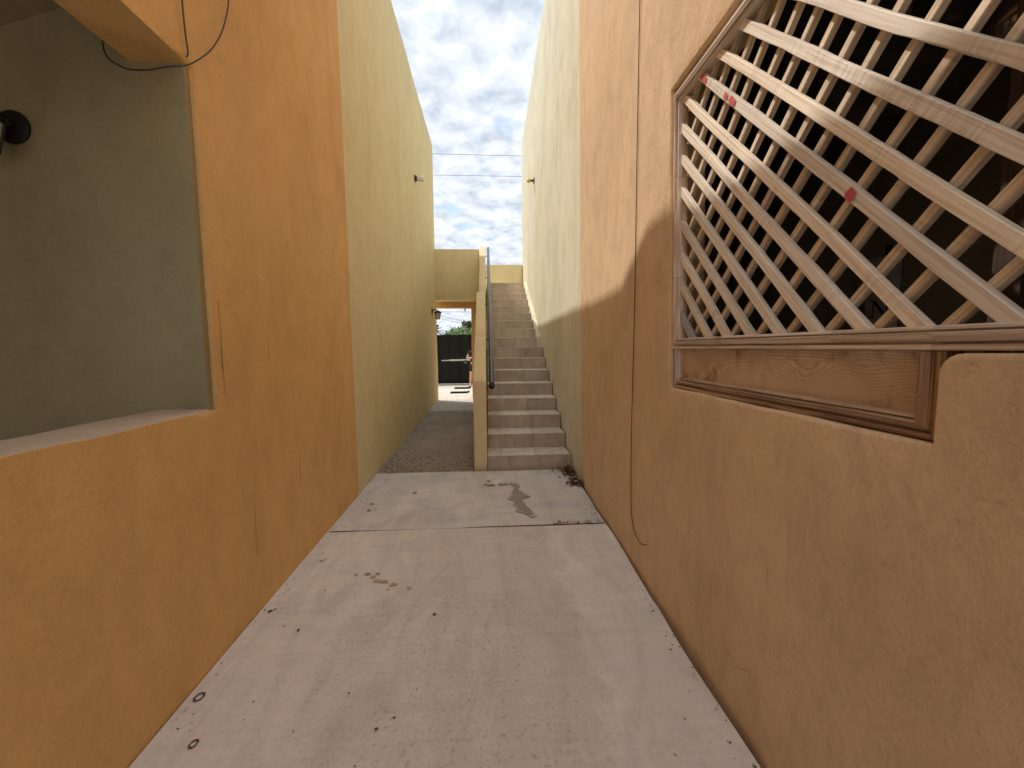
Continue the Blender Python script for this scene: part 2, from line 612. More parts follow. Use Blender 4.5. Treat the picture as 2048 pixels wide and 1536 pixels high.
def wall(name, X, side, y0, y1, z0, ztop, mat, parent, thick=0.24, holes=(), step=0.11, shear=None, bev=0.03, round_corner=None):
    """a hand-plastered wall on the plane X; side=+1 when its face looks to +X. ztop may be a function of y."""
    zt = ztop if callable(ztop) else (lambda y: ztop)
    zmax = max(zt(y0), zt(y1))
    ys = lines(y0, y1, step, [v for h in holes for v in h[:2]])
    zs = lines(z0, zmax, step, [v for h in holes for v in h[2:]])
    bm = bmesh.new()
    V = {}

    def vert(i, j):
        if (i, j) not in V:
            y, z = ys[i], zs[j]
            V[(i, j)] = bm.verts.new((X, y, z))
        return V[(i, j)]

    def inhole(y, z):
        return any(h[0] < y < h[1] and h[2] < z < h[3] for h in holes)
    faces = []
    for i in range(len(ys) - 1):
        for j in range(len(zs) - 1):
            if inhole((ys[i] + ys[i + 1]) / 2, (zs[j] + zs[j + 1]) / 2):
                continue
            faces.append(bm.faces.new((vert(i, j), vert(i + 1, j), vert(i + 1, j + 1), vert(i, j + 1))))
    bound = [e for e in bm.edges if len(e.link_faces) == 1]
    ret = bmesh.ops.extrude_face_region(bm, geom=faces, use_keep_orig=True)
    ev = [g for g in ret['geom'] if isinstance(g, bmesh.types.BMVert)]
    for v in ev:
        v.co.x -= side * thick
    eps = 1e-4
    if round_corner:
        es = [e for e in bm.edges if all(abs(v.co.y - round_corner[0]) < eps and abs(v.co.z - round_corner[1]) < eps for v in e.verts)]
        bmesh.ops.bevel(bm, geom=es, offset=0.045, segments=5, affect='EDGES', profile=0.5)
    if bev:
        es = []
        for e in bm.edges:
            if all(abs(v.co.x - X) < eps for v in e.verts) and len(e.link_faces) == 2:
                nrm = [abs(f.normal.x) if f.normal.length else abs(f.calc_center_median().x - X) < eps for f in e.link_faces]
                inside = [abs(f.calc_center_median().x - X) < eps for f in e.link_faces]
                if inside[0] != inside[1]:
                    c = (e.verts[0].co + e.verts[1].co) / 2
                    if y0 + eps < c.y < y1 - eps and z0 + eps < c.z:
                        es.append(e)
        bmesh.ops.bevel(bm, geom=es, offset=bev, segments=4, affect='EDGES', profile=0.5)
    for v in bm.verts:
        k = (zt(v.co.y) - z0) / (zmax - z0)
        if callable(ztop) and v.co.z > zmax - 0.5:
            v.co.z = min(v.co.z, zmax) - (zmax - zt(v.co.y)) * (v.co.z - (zmax - 0.5)) / 0.5
        if shear:
            v.co.y += shear(v.co.y, v.co.z)
        b = bulge(v.co.x, v.co.y, v.co.z)
        v.co.x += side * b
        # uneven rounded edges round the openings
        for h in holes:
            if h[0] - 0.06 < v.co.y < h[1] + 0.06 and h[2] - 0.06 < v.co.z < h[3] + 0.06:
                v.co.z += 0.006 * nz(v.co.y, 0, v.co.z, 5)
    return bm_out(bm, name, mat, parent, 50)


def grid_slab(name, x0, x1, y0, y1, zf, th, mat, step=0.12, xr=None, kind='structure'):
    """a cast slab following the ground fall, top at zf(y)"""
    xs = lines(x0, x1, step)
    ys = lines(y0, y1, step)
    bm = bmesh.new()
    T, B = {}, {}
    for i, x in enumerate(xs):
        for j, y in enumerate(ys):
            xx, yy = x, y
            if xr and i == len(xs) - 1:
                xx += xr(y)
            if j == len(ys) - 1:
                yy += 0.006 * nz(x, y, 0, 3)
            e = 0.003 if (i in (0, len(xs) - 1) or j in (0, len(ys) - 1)) else 0
            T[i, j] = bm.verts.new((xx, yy, zf(y) + 0.0035 * nz(x, y, 1, 1.1) - e))
            if i in (0, len(xs) - 1) or j in (0, len(ys) - 1):
                B[i, j] = bm.verts.new((xx, yy, zf(y) - th))
    I, J = len(xs) - 1, len(ys) - 1
    for i in range(I):
        for j in range(J):
            bm.faces.new((T[i, j], T[i + 1, j], T[i + 1, j + 1], T[i, j + 1]))
    for i in range(I):
        bm.faces.new((B[i, 0], B[i + 1, 0], T[i + 1, 0], T[i, 0]))
        bm.faces.new((T[i, J], T[i + 1, J], B[i + 1, J], B[i, J]))
    for j in range(J):
        bm.faces.new((T[0, j], T[0, j + 1], B[0, j + 1], B[0, j]))
        bm.faces.new((B[I, j], B[I, j + 1], T[I, j + 1], T[I, j]))
    o = bm_out(bm, name, mat, None, 60)
    return tag(o, kind=kind)


XL, XR = -1.385, 1.025


def fz(y):
    return max(-0.2, min(0.2, 0.02 * y))


# ------------------------------------------------------------------ ground and paving
bm = bmesh.new()
ys = [-600, -60, -10, 0, 10, 15, 40, 120, 600]
prev = None
for y in ys:
    a = [bm.verts.new((x, y, fz(y) - 0.07)) for x in (-600, -60, 0, 60, 600)]
    if prev:
        for k in range(4):
            bm.faces.new((prev[k], prev[k + 1], a[k + 1], a[k]))
    prev = a
tag(bm_out(bm, 'ground', SOIL), kind='structure')


def right_gap(y):
    return -0.012 - 0.012 * (1 + nz(y, 2, 0, 2.3)) - 0.014 * max(0, nz(y, 7, 0, 7)) - 0.010 * max(0, min(1, (2.5 - y) / 0.6))


grid_slab('pavement', XL + 0.004, XR, -3.6, 3.322, lambda y: fz(y), 0.14, CONC, 0.1, right_gap)
grid_slab('pavement', XL + 0.004, XR, 3.334, 4.83, lambda y: fz(y) - 0.004, 0.14, CONC2, 0.1, right_gap)
grid_slab('path', XL + 0.004, -0.215, 4.842, 9.05, lambda y: fz(y) - 0.006, 0.14, CONC3, 0.12)
grid_slab('path', XL + 0.004, -0.215, 9.062, 10.86, lambda y: fz(y), 0.14, CONC4, 0.12)
grid_slab('courtyard', -14, 14, -16, -3.62, lambda y: fz(y), 0.14, COURT, 0.8)  # unseen yard behind the camera, added for its sunlit bounce
grid_slab('courtyard', -9, 6, 10.875, 15.2, lambda y: 0.2, 0.14, COURT, 0.5)
grid_slab('courtyard', -9, 6, 15.21, 15.95, lambda y: 0.204, 0.14, COURT, 0.5)

# damp patch, splashes
def blotch(name, pts, mat, parent, dz=0.0055):
    bm = bmesh.new()
    P = []
    n = len(pts)
    for i in range(n):
        a, b = Vector(pts[i]), Vector(pts[(i + 1) % n])
        for t in range(5):
            p = a.lerp(b, t / 5)
            p += Vector((nz(p.x, p.y, 0, 14), nz(p.x, p.y, 5, 14))) * 0.016
            P.append(p)
    c = bm.verts.new((sum(p.x for p in P) / len(P), sum(p.y for p in P) / len(P), fz(sum(p.y for p in P) / len(P)) + dz))
    vv = [bm.verts.new((p.x, p.y, fz(p.y) + dz)) for p in P]
    bm.faces.new(vv)
    bm.verts.remove(c)
    bmesh.ops.triangulate(bm, faces=bm.faces)
    return bm_out(bm, name, mat, parent)


pv = [o for o in col.objects if o.name.startswith('pavement')]
box('joint_filler', (XL + 0.02, XR - 0.03, 3.318, 3.350, -0.05, fz(3.33) - 0.006), SPOTM, pv[0])
DAMP = [(0.226, 4.339), (0.299, 4.318), (0.311, 4.231), (0.294, 4.136), (0.341, 4.053), (0.38, 3.97), (0.313, 3.923), (0.324, 3.806), (0.351, 3.705), (0.397, 3.544), (0.34, 3.513), (0.309, 3.596), (0.251, 3.656), (0.242, 3.752), (0.22, 3.793), (0.255, 3.819), (0.234, 3.874), (0.194, 3.918), (0.226, 4.025), (0.242, 4.139), (0.263, 4.2)]
for sc_, dz_, mt_ in ((1.30, 0.0045, FRINGE), (1.14, 0.0050, FRINGE2), (1.0, 0.0056, WET)):
    cx_, cy_ = 0.29, 3.92
    blotch('damp_stain', [(cx_ + (x - cx_) * sc_ + (0.012 if sc_ > 1 else 0) * nz(x, y, 3, 7), cy_ + (y - cy_) * (1 + (sc_ - 1) * .35)) for x, y in DAMP], mt_, pv[1], dz_)


def spot(x, y, r, mat, parent, name='stain_spot', sd=0):
    rr_ = random.Random(sd)
    blotch(name, [(x + math.cos(k * 0.785) * r * rr_.uniform(.7, 1.25), y + math.sin(k * 0.785) * r * rr_.uniform(.55, .95)) for k in range(8)], mat, parent)


for k, (x, y, r) in enumerate(((-0.806, 2.64, .020), (-0.771, 2.592, .026), (-0.727, 2.585, .030), (-0.644, 2.548, .026), (-0.62, 2.54, .012), (-0.534, 2.506, .016), (-0.931, 2.673, .014), (-1.246, 2.869, .018), (-1.226, 2.90, .012), (-0.67, 2.50, .010))):
    spot(x, y, r, RUST, pv[0], sd=k)
for k, (x, y, r) in enumerate(((-0.848, 2.675, .018), (-0.787, 2.676, .016), (-0.333, 2.235, .013), (-0.421, 1.599, .008), (-0.487, 1.541, .009), (-1.076, 2.15, .012), (-1.072, 2.508, .007), (-1.323, 2.332, .014), (-1.3, 2.345, .009))):
    spot(x, y, r, WET if k < 2 else SPOTM, pv[0], sd=20 + k)
for k, (x, y, r) in enumerate(((-0.018, 4.452, .026), (0.013, 4.318, .045), (-0.802, 4.154, .026), (-1.156, 3.747, .022), (-1.1, 3.758, .016), (-1.166, 3.891, .020), (-0.06, 4.34, .03), (0.1, 4.33, .035), (0.17, 4.335, .03))):
    spot(x, y, r, WET, pv[1], sd=40 + k)
for x, y, r in ((-1.326, 1.751, .022), (-1.196, 1.531, .017)):
    bm = bmesh.new()
    a_ = []
    for k in range(18):
        an = k * 2 * math.pi / 18
        w_ = 1 + 0.2 * nz(x + math.cos(an), math.sin(an), 0, 2)
        q = 0.62 + 0.2 * nz(math.cos(an), x, math.sin(an), 3)
        a_.append((bm.verts.new((x + math.cos(an) * r * w_, y + math.sin(an) * r * 1.2 * w_, fz(y) + .0055)), bm.verts.new((x + math.cos(an) * r * w_ * q, y + math.sin(an) * r * 1.2 * w_ * q, fz(y) + .0055))))
    for k in range(18):
        (p0, p1), (q0, q1) = a_[k], a_[(k + 1) % 18]
        bm.faces.new((p0, q0, q1, p1))
    bm_out(bm, 'stain_ring', SPOTM, pv[0])



# ------------------------------------------------------------------ left building
LB = empty('building', 'tall building with orange and yellow plaster, open porch window and black lantern', 'building', (-3.5, 4, 0))


def left_top(y):
    t = min(1, max(0, (y - 3.93) / 0.49))
    return 7.06 - 0.325 * t


wall('orange_wall', XL, 1, -2.4, 4.17, -0.15, left_top, ORANGE, LB, 0.255, [(-1.2, 2.105, 1.295, 2.93)], 0.11,
     shear=lambda y, z: -0.012 * (z - 0.1) * max(0, 1 - abs(y - 4.17) / 1.5) * 0.6, bev=0.03)
wall('yellow_wall', XL, 1, 4.171, 10.87, -0.05, left_top, YELLOW, LB, 0.255, [], 0.22,
     shear=lambda y, z: -0.012 * (z - 0.1) * max(0, 1 - abs(y - 4.17) / 1.5) * 0.6 - 0.06 * (z / 6) * max(0, (y - 9) / 1.87), bev=0.0)
box('end_wall', (-7.0, XL - 0.26, 10.55, 10.84, -0.05, 6.70), YELLOW, LB)
box('roof', (-7.0, XL - 0.26, -2.4, 10.54, 6.05, 6.25), WHITEW, LB)
box('rear_wall', (-7.2, -7.01, -2.4, 10.84, -0.15, 6.70), YELLOW, LB)
box('near_end_wall', (-7.0, XL - 0.26, -2.6, -2.41, 3.45, 7.0), ORANGE, LB)
# porch behind the opening
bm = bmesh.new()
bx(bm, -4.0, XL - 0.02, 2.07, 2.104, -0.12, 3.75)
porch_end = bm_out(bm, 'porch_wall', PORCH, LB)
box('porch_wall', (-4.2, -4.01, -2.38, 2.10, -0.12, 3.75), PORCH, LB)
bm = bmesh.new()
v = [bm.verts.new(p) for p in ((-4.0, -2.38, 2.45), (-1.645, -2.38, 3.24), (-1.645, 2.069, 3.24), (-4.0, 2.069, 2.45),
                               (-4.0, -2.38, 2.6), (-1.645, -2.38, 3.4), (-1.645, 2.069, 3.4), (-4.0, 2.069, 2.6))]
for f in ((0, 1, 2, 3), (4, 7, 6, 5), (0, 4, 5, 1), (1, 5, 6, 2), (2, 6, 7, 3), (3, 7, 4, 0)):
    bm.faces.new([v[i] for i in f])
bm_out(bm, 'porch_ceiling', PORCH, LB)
box('porch_floor', (-4.0, XL - 0.26, -2.38, 2.069, -0.12, -0.03), CONC2, LB)
# runs and hairline cracks in the left plaster
DRIPM = simple('old_drip_mark', (0.30, 0.16, 0.08), 0.9)
for (y, za, zb_m, wd) in ((2.16, 1.36, 1.86, .0016), (2.155, 1.50, 1.60, .0022), (2.92, 0.62, 0.86, .0020), (2.93, 2.05, 2.35, .0013), (2.60, 1.52, 1.70, .0012), (2.35, 0.40, 0.72, .0014)):
    bm = bmesh.new()
    prev = None
    for k in range(9):
        z = za + (zb_m - za) * k / 8
        yo = y + .004 * nz(y, z, 3, 9)
        w_ = wd * (0.4 + 0.9 * abs(nz(y, z, 8, 14)) + 0.3)
        a_ = bm.verts.new((XL + bulge(XL, yo, z) + .0025, yo - w_, z))
        b_ = bm.verts.new((XL + bulge(XL, yo, z) + .0025, yo + w_, z))
        if prev:
            bm.faces.new((prev[0], prev[1], b_, a_))
        prev = (a_, b_)
    bm_out(bm, 'drip_mark', DRIPM, LB)
# pale sill over the low wall
bm = bmesh.new()
yy = lines(-1.16, 2.068, 0.07)
prof = [(-1.648, 1.285), (-1.642, 1.303), (-1.60, 1.306), (-1.53, 1.305), (-1.46, 1.3035)]
prof += [(-1.415 + r_ * math.cos(R(a_)), 1.265 + r_ * math.sin(R(a_))) for a_, r_ in ((90, .0365), (72, .0350), (55, .0340), (40, .0325), (28, .0305), (18, .0270))]
rows = []
for y in yy:
    row = []
    for k, (x, z) in enumerate(prof):
        if k > 4:      # the pale colour ends unevenly over the rounded edge
            ang = 0.30 * nz(y, 5, 0, 2.6) + 0.16 * nz(y, 9, 0, 9)
            dx_, dz_ = x + 1.415, z - 1.265
            x, z = -1.415 + dx_ * math.cos(ang) - dz_ * math.sin(ang), 1.265 + dx_ * math.sin(ang) + dz_ * math.cos(ang)
        z += 0.006 * nz(y, 0, z, 5)
        x += bulge(x, y, z)
        row.append(bm.verts.new((x, y, z)))
    rows.append(row)
for a, b in zip(rows, rows[1:]):
    for k in range(len(prof) - 1):
        bm.faces.new((a[k], a[k + 1], b[k + 1], b[k]))
bm_out(bm, 'sill', SILLM, LB, 60)

# ------------------------------------------------------------------ right building
RB = empty('building', 'tall building with tan and cream plaster and a wide latticed window', 'building', (3.5, 4, 0))


def shr(y, z):
    s = 0.0
    if y > 3.0:
        s += 0.057 * (z - 0.08) * max(0, min((y - 3.0) / 1.35, 1 - (y - 4.35) / 2.5)) if z > 0 else 0
    else:
        s += 0.05 * (z - 1.5) * max(0, 1 - abs(y - 2.2) / 0.8) if z > 0.5 else 0
    return s


WH = [(-0.9, 2.225, 1.583, 3.012), (0.862, 2.225, 1.368, 1.583)]
wall('tan_wall', XR, -1, -2.4, 4.35, -0.15, 7.53, TAN, RB, 0.2, WH, 0.1, shear=shr, bev=0.014, round_corner=(0.862, 1.583))
wall('cream_wall', XR, -1, 4.351, 12.27, -0.05, 7.53, CREAM, RB, 0.2, [], 0.22, shear=shr, bev=0.0)
box('end_wall', (XR + 0.205, 7, 12.0, 12.26, -0.05, 7.5), CREAM, RB)
box('roof', (XR + 0.205, 7, -2.4, 11.99, 6.8, 7.0), WHITEW, RB)
box('rear_wall', (7.01, 7.2, -2.4, 12.26, -0.15, 7.5), CREAM, RB)
box('near_end_wall', (XR + 0.205, 7, -2.6, -2.41, -0.15, 7.5), TAN, RB)
CRACKM = simple('hairline_crack', (0.20, 0.12, 0.07), 0.95)
for pts_ in ([(1.62, .245), (1.55, .275), (1.50, .262), (1.44, .30), (1.39, .285), (1.33, .27)], [(1.95, .62), (1.93, .70), (1.945, .78)], [(2.22, 2.03), (2.40, 1.99), (2.52, 1.985)]):
    bm = bmesh.new()
    prev = None
    P = spline([(0, a, b) for a, b in pts_], 5)
    for k, q in enumerate(P):
        y, z = q.y + .004 * nz(q.y, q.z, 0, 30), q.z + .006 * nz(q.y, q.z, 4, 30)
        w_ = .0010 * (0.5 + abs(nz(y, z, 2, 25)))
        xx = XR - bulge(XR, y, z) - .0025
        a_, b_ = bm.verts.new((xx, y - w_, z - w_)), bm.verts.new((xx, y + w_, z + w_))
        if prev:
            bm.faces.new((prev[0], prev[1], b_, a_))
        prev = (a_, b_)
    bm_out(bm, 'crack', CRACKM, RB)
# the dark room behind the lattice
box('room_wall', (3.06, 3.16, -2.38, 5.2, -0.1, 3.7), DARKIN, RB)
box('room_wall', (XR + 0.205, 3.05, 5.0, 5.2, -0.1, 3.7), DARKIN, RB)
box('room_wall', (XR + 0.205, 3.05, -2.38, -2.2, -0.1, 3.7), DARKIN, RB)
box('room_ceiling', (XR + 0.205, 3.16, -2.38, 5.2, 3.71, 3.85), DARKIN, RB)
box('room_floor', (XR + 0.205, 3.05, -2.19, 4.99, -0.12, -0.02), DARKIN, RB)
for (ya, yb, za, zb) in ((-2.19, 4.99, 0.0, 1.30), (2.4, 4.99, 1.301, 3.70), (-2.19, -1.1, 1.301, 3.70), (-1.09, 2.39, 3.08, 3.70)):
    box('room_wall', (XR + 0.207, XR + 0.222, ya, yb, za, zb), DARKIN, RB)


# ------------------------------------------------------------------ lattice screen
LS = empty('lattice_screen', 'raw wooden diagonal lattice in a moulded frame over a knotty pine panel', 'lattice', (1.06, 1.2, 1.37))


def lean(y, z):
    return 0.05 * (z - 1.5) * max(0, 1 - abs(y - 2.2) / 0.8) if z > 0.5 else 0


PROF = [(0, -0.03), (0, 0.020), (0.003, 0.024), (0.012, 0.024), (0.014, 0.021), (0.0145, 0.002), (0.0195, 0.002), (0.0205, 0.014), (0.027, 0.020), (0.034, 0.027), (0.040, 0.034), (0.0425, 0.034), (0.0432, 0.012), (0.0475, 0.012), (0.0482, 0.022), (0.055, 0.020), (0.058, 0.012), (0.058, -0.03)]


def moulding(name, mat, a, b, nrm, wk=1.0, ma=0, mb=0, x=1.062, n=1, prof=PROF):
    """a: start (y,z), b: end, nrm: inward normal; ma/mb mitre sign at each end"""
    A, B, Nn = Vector(a), Vector(b), Vector(nrm)
    d = (B - A).normalized()
    bm = bmesh.new()
    rings = []
    for s in range(n + 1):
        ring = []
        for (wd, dp) in prof:
            wd *= wk
            p = A.lerp(B, s / n)
            if s == 0:
                p = p + d * (wd * ma)
            if s == n:
                p = p - d * (wd * mb)
            p = p + Nn * wd
            y, z = p.x, p.y
            y += lean(y, z)
            ring.append(bm.verts.new((x - dp + 0.0012 * nz(y, z, wd * 20, 6), y, z + 0.0012 * nz(y, z, 3, 4))))
        rings.append(ring)
    k = len(prof)
    for p, q in zip(rings, rings[1:]):
        for i in range(k):
            bm.faces.new((p[i], p[(i + 1) % k], q[(i + 1) % k], q[i]))
    bm.faces.new(rings[0])
    bm.faces.new(rings[-1][::-1])
    return bm_out(bm, name, mat, LS, 35)


ZB, ZT, YE, YN = 1.588, 2.985, 2.222, -0.88
moulding('stile', STILEW, (YE, ZB), (YE, 1.98), (-1, 0), ma=1, mb=0, n=4)
moulding('stile', STILEW, (YE, 1.982), (YE, 2.52), (-1, 0), n=5)
moulding('stile', STILEW, (YE, 2.522), (YE, ZT), (-1, 0), mb=1, n=5)
moulding('top_rail', RAILW, (YE, ZT), (YN, ZT), (0, -1), ma=1, n=24)
cuts = [YE, 1.80, 1.745, 1.17, 0.885, YN]
for i, (p, q) in enumerate(zip(cuts, cuts[1:])):
    moulding('bottom_rail', RAILW, (p, ZB), (q + 0.0012, ZB), (0, 1), ma=1 if i == 0 else 0, n=max(2, int((p - q) / 0.12)))
# panel under the lattice
bm = bmesh.new()
bx(bm, 1.078, 1.098, 0.875, 2.215, 1.375, 1.586)
tag(bm_out(bm, 'panel', PINE, LS), 'knotty pine board with dark knots and damp stains')
moulding('panel_rail', STAINW, (2.212, 1.372), (0.868, 1.372), (0, 1), ma=1, mb=1, n=14, x=1.074)
moulding('panel_stile', STAINZ, (0.868, 1.372), (0.868, 1.586), (1, 0), ma=1, n=3, x=1.072)
moulding('panel_stile', STILEW, (2.212, 1.372), (2.212, 1.586), (-1, 0), wk=0.62, ma=1, n=3, x=1.074)


def slat(k, p0, p1, width, th, x, mat, kind):
    """one batten from p0 to p1 in the (y,z) plane, front face at x"""
    A = Vector((0, p0[0], p0[1]))
    B = Vector((0, p1[0], p1[1]))
    L = (B - A).length
    d = (B - A).normalized()
    up = Vector((0, -d.z, d.y))
    if up.z < 0:
        up = -up
    nn = max(3, int(L / 0.05))
    bm = bmesh.new()
    rings = []
    sd = k * 3.7 + (50 if kind else 0)
    for i in range(nn + 1):
        t = i / nn
        wv = 0.0060 * nz(sd, t * L, 0, 1.7) + 0.0012 * nz(sd, t * L, 2, 11)
        wt = width * (1 + 0.12 * nz(sd, t * L, 4, 4) + 0.05 * nz(sd, t * L, 6, 17))
        dx = 0.0025 * nz(sd, t * L, 8, 2.5)
        c = 0.002
        pr = [(-wt / 2 + c, 0), (wt / 2 - c, 0), (wt / 2, c), (wt / 2, th), (-wt / 2, th), (-wt / 2, c)]
        if kind == 0 and k == 1 and 0.42 < t < 0.62:      # a bark-edged hollow on one batten
            pr[0] = (pr[0][0] + 0.010 * math.sin((t - 0.42) / 0.2 * math.pi), 0.004)
            pr[5] = (pr[5][0] + 0.008 * math.sin((t - 0.42) / 0.2 * math.pi), 0.006)
        rings.append([bm.verts.new((t * L, dx + b_, wv + a_)) for a_, b_ in pr])
    for a, b in zip(rings, rings[1:]):
        for q in range(6):
            bm.faces.new((a[q], a[(q + 1) % 6], b[(q + 1) % 6], b[q]))
    bm.faces.new(rings[0][::-1])
    bm.faces.new(rings[-1])
    bmesh.ops.recalc_face_normals(bm, faces=bm.faces)
    me = bpy.data.meshes.new('slat')
    bm.to_mesh(me)
    bm.free()
    for p in me.polygons:
        p.use_smooth = True
    me.set_sharp_from_angle(angle=R(25))
    o = link('slat', me, mat, LS)
    m = Matrix(((0, 1, 0, 0), (d.y, 0, up.y, 0), (d.z, 0, up.z, 0), (0, 0, 0, 1)))
    m.translation = Vector((x, p0[0], p0[1])) - LS.location
    o.matrix_local = m
    return o


SY0, SY1, SZ0, SZ1 = -0.86, 2.19, 1.632, 2.945
SC = 1.062 / 1.035
front = [1.70, 1.54, 1.38, 1.215, 1.055, 0.905, 0.733, 0.58, 0.427, 0.263, 0.10, -0.06, -0.207, -0.355]
front = [2.02, 1.86] + front
f_objs = []
for k, c in enumerate(front):
    c = 1.6 + (c - 1.6) * SC
    y1 = min(SY1 + lean(2.2, min(SZ1, SY1 + c)), SZ1 - c)
    y0 = max(SY0, SZ0 - c)
    if y1 - y0 < 0.05:
        continue
    f_objs.append(slat(k - 3, (y1, y1 + c), (y0, y0 + c), 0.0355, 0.023, 1.056, SLATG if k == len(front) - 1 else SLATW, 0))
tag(f_objs[-1], 'grey weathered batten')
bmark = f_objs[7]
for (t, wd, ln) in ((0.03, 0.021, 0.085), (0.33, 0.019, 0.040), (0.385, 0.022, 0.068), (1.265, 0.024, 0.040)):
    me = bpy.data.meshes.new('paint_mark')
    pts = [(t, -wd * 0.2), (t + ln * 0.3, -wd * 0.65), (t + ln, -wd * 0.6), (t + ln * 0.95, wd * 0.5), (t + ln * 0.2, wd * 0.75)]
    sdy = -0.0036
    me.from_pydata([(a, sdy, b) for a, b in pts], [], [tuple(range(5))])
    link('paint_mark', me, REDM, bmark)
for k in range(0, 26):
    c = 2.525 - 0.163 * 9 + 0.163 * k + 0.012 * nz(k, 3.3, 0, 1.37)
    c = 1.6 + (c - 1.6) * (1.095 / 1.065)
    y0 = max(SY0, c - SZ1)
    y1 = min(SY1 + 0.02, c - SZ0)
    if y1 - y0 < 0.04:
        continue
    slat(k, (y1, c - y1), (y0, c - y0), 0.0255, 0.021, 1.0825, SLATB, 1)

# things in the dark room
box_post = box('wooden_post', (1.45, 1.52, 1.03, 1.10, -0.02, 3.70), POSTW, None, 0.006)
tag(box_post, 'dark wooden post standing inside behind the lattice', 'post')
bm = bmesh.new()
nu, nv = 90, 26
g = []
for i in range(nu + 1):
    row = []
    for j in range(nv + 1):
        u, v_ = i / nu, j / nv
        y = -1.2 + 4.6 * u
        z = 3.69 - (1.15 + 0.22 * math.sin(u * 5.5 + 0.4)) * v_
        x = 1.82 + 0.14 * math.sin(u * 27 + v_ * 3) * (0.35 + 0.65 * v_) + 0.14 * nz(y, z, 0, 1.7) + 0.06 * nz(y, z, 4, 5) + 0.25 * math.sin(v_ * 2.6)
        row.append(bm.verts.new((x, y, z)))
    g.append(row)
for i in range(nu):
    for j in range(nv):
        bm.faces.new((g[i][j], g[i + 1][j], g[i + 1][j + 1], g[i][j + 1]))
tag(bm_out(bm, 'plastic_sheet', TARP, None, 80), 'shiny black plastic sheet hanging in the dark room behind the lattice', 'plastic sheet')
SG = empty('sign_board', 'small pale board with a black letter N inside behind the lattice', 'sign', (3.0, 2.95, 1.55))
sx = 3.0
box('board', (sx, sx + 0.02, 2.82, 3.07, 1.55, 2.28), SIGNM, SG, 0.003)
box('board_hook', (sx + 0.021, sx + 0.058, 2.935, 2.955, 2.20, 2.36), POSTW, SG)
bm = bmesh.new()
# serif N, seen from -X: left is larger y
yl, yr, zb_, zt_ = 3.0, 2.89, 1.82, 1.94
for yc, wdt in ((yl, 0.008), (yr, 0.008)):
    bx(bm, sx - 0.003, sx - 0.001, yc - wdt / 2, yc + wdt / 2, zb_, zt_)
for (yc, zc_) in ((yl, zb_), (yl + 0.004, zt_), (yr, zt_)):
    bx(bm, sx - 0.0035, sx - 0.0011, yc - 0.018, yc + 0.018, zc_ - 0.004, zc_ + 0.004)
vv = [bm.verts.new((sx - 0.004, y, z)) for y, z in ((yl + 0.006, zt_), (yl - 0.02, zt_), (yr - 0.004, zb_), (yr + 0.018, zb_))]
bm.faces.new(vv)
bm_out(bm, 'letter', INKM, SG)
bm = bmesh.new()
lathe(bm, [(0.0005, 0), (0.028, 0), (0.028, 0.002), (0.0005, 0.002)], 14, Matrix.Translation((sx - 0.003, 2.94, 1.73)) @ Matrix.Rotation(R(90), 4, 'Y'))
bm_out(bm, 'printed_mark', INKM, SG)
bm = bmesh.new()
lathe(bm, [(0.0005, 0), (0.016, 0), (0.016, 0.002), (0.0005, 0.002)], 5, Matrix.Translation((sx - 0.003, 2.945, 2.16)) @ Matrix.Rotation(R(90), 4, 'Y'))
bm_out(bm, 'printed_mark', INKM, SG)

# ------------------------------------------------------------------ staircase
ST = empty('staircase', 'tiled staircase climbing between cream wall and plaster parapet', 'staircase', (0.45, 4.89, 0.1))
Y1, TR, Z1, RI = 4.89, 0.3775, 0.267, 0.192
NS = 17
X0 = -0.034
bm = bmesh.new()
pts = [(Y1 + 0.012, 0.0)]
for n in range(NS):
    pts.append((Y1 + 0.012 + n * TR, Z1 - 0.014 + n * RI))
    pts.append((Y1 + 0.012 + (n + 1) * TR, Z1 - 0.014 + n * RI) if n < NS - 1 else (12.0, Z1 - 0.014 + n * RI))
pts += [(12.0, 0.0)]
a = [bm.verts.new((X0 + 0.002, y, z)) for y, z in pts]
b = [bm.verts.new((1.012, y, z)) for y, z in pts]
bm.faces.new(a)
bm.faces.new(b[::-1])
for i in range(len(pts)):
    j = (i + 1) % len(pts)
    bm.faces.new((a[i], a[j], b[j], b[i]))
bm_out(bm, 'core', GROUT, ST)


def tile(name, x0, x1, y0, y1, z0, z1):
    bm = bmesh.new()
    cx_, cy_, cz_ = (x0 + x1) / 2, (y0 + y1) / 2, (z0 + z1) / 2
    bx(bm, x0 - cx_, x1 - cx_, y0 - cy_, y1 - cy_, z0 - cz_, z1 - cz_)
    bmesh.ops.bevel(bm, geom=list(bm.edges), offset=0.0015, segments=1, affect='EDGES')
    bmesh.ops.recalc_face_normals(bm, faces=bm.faces)
    me = bpy.data.meshes.new(name)
    bm.to_mesh(me)
    bm.free()
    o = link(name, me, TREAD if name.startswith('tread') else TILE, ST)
    o.location = Vector((cx_, cy_, cz_)) - ST.location
    o.rotation_euler = (random.uniform(-.002, .002), random.uniform(-.002, .002), random.uniform(-.003, .003))
    return o


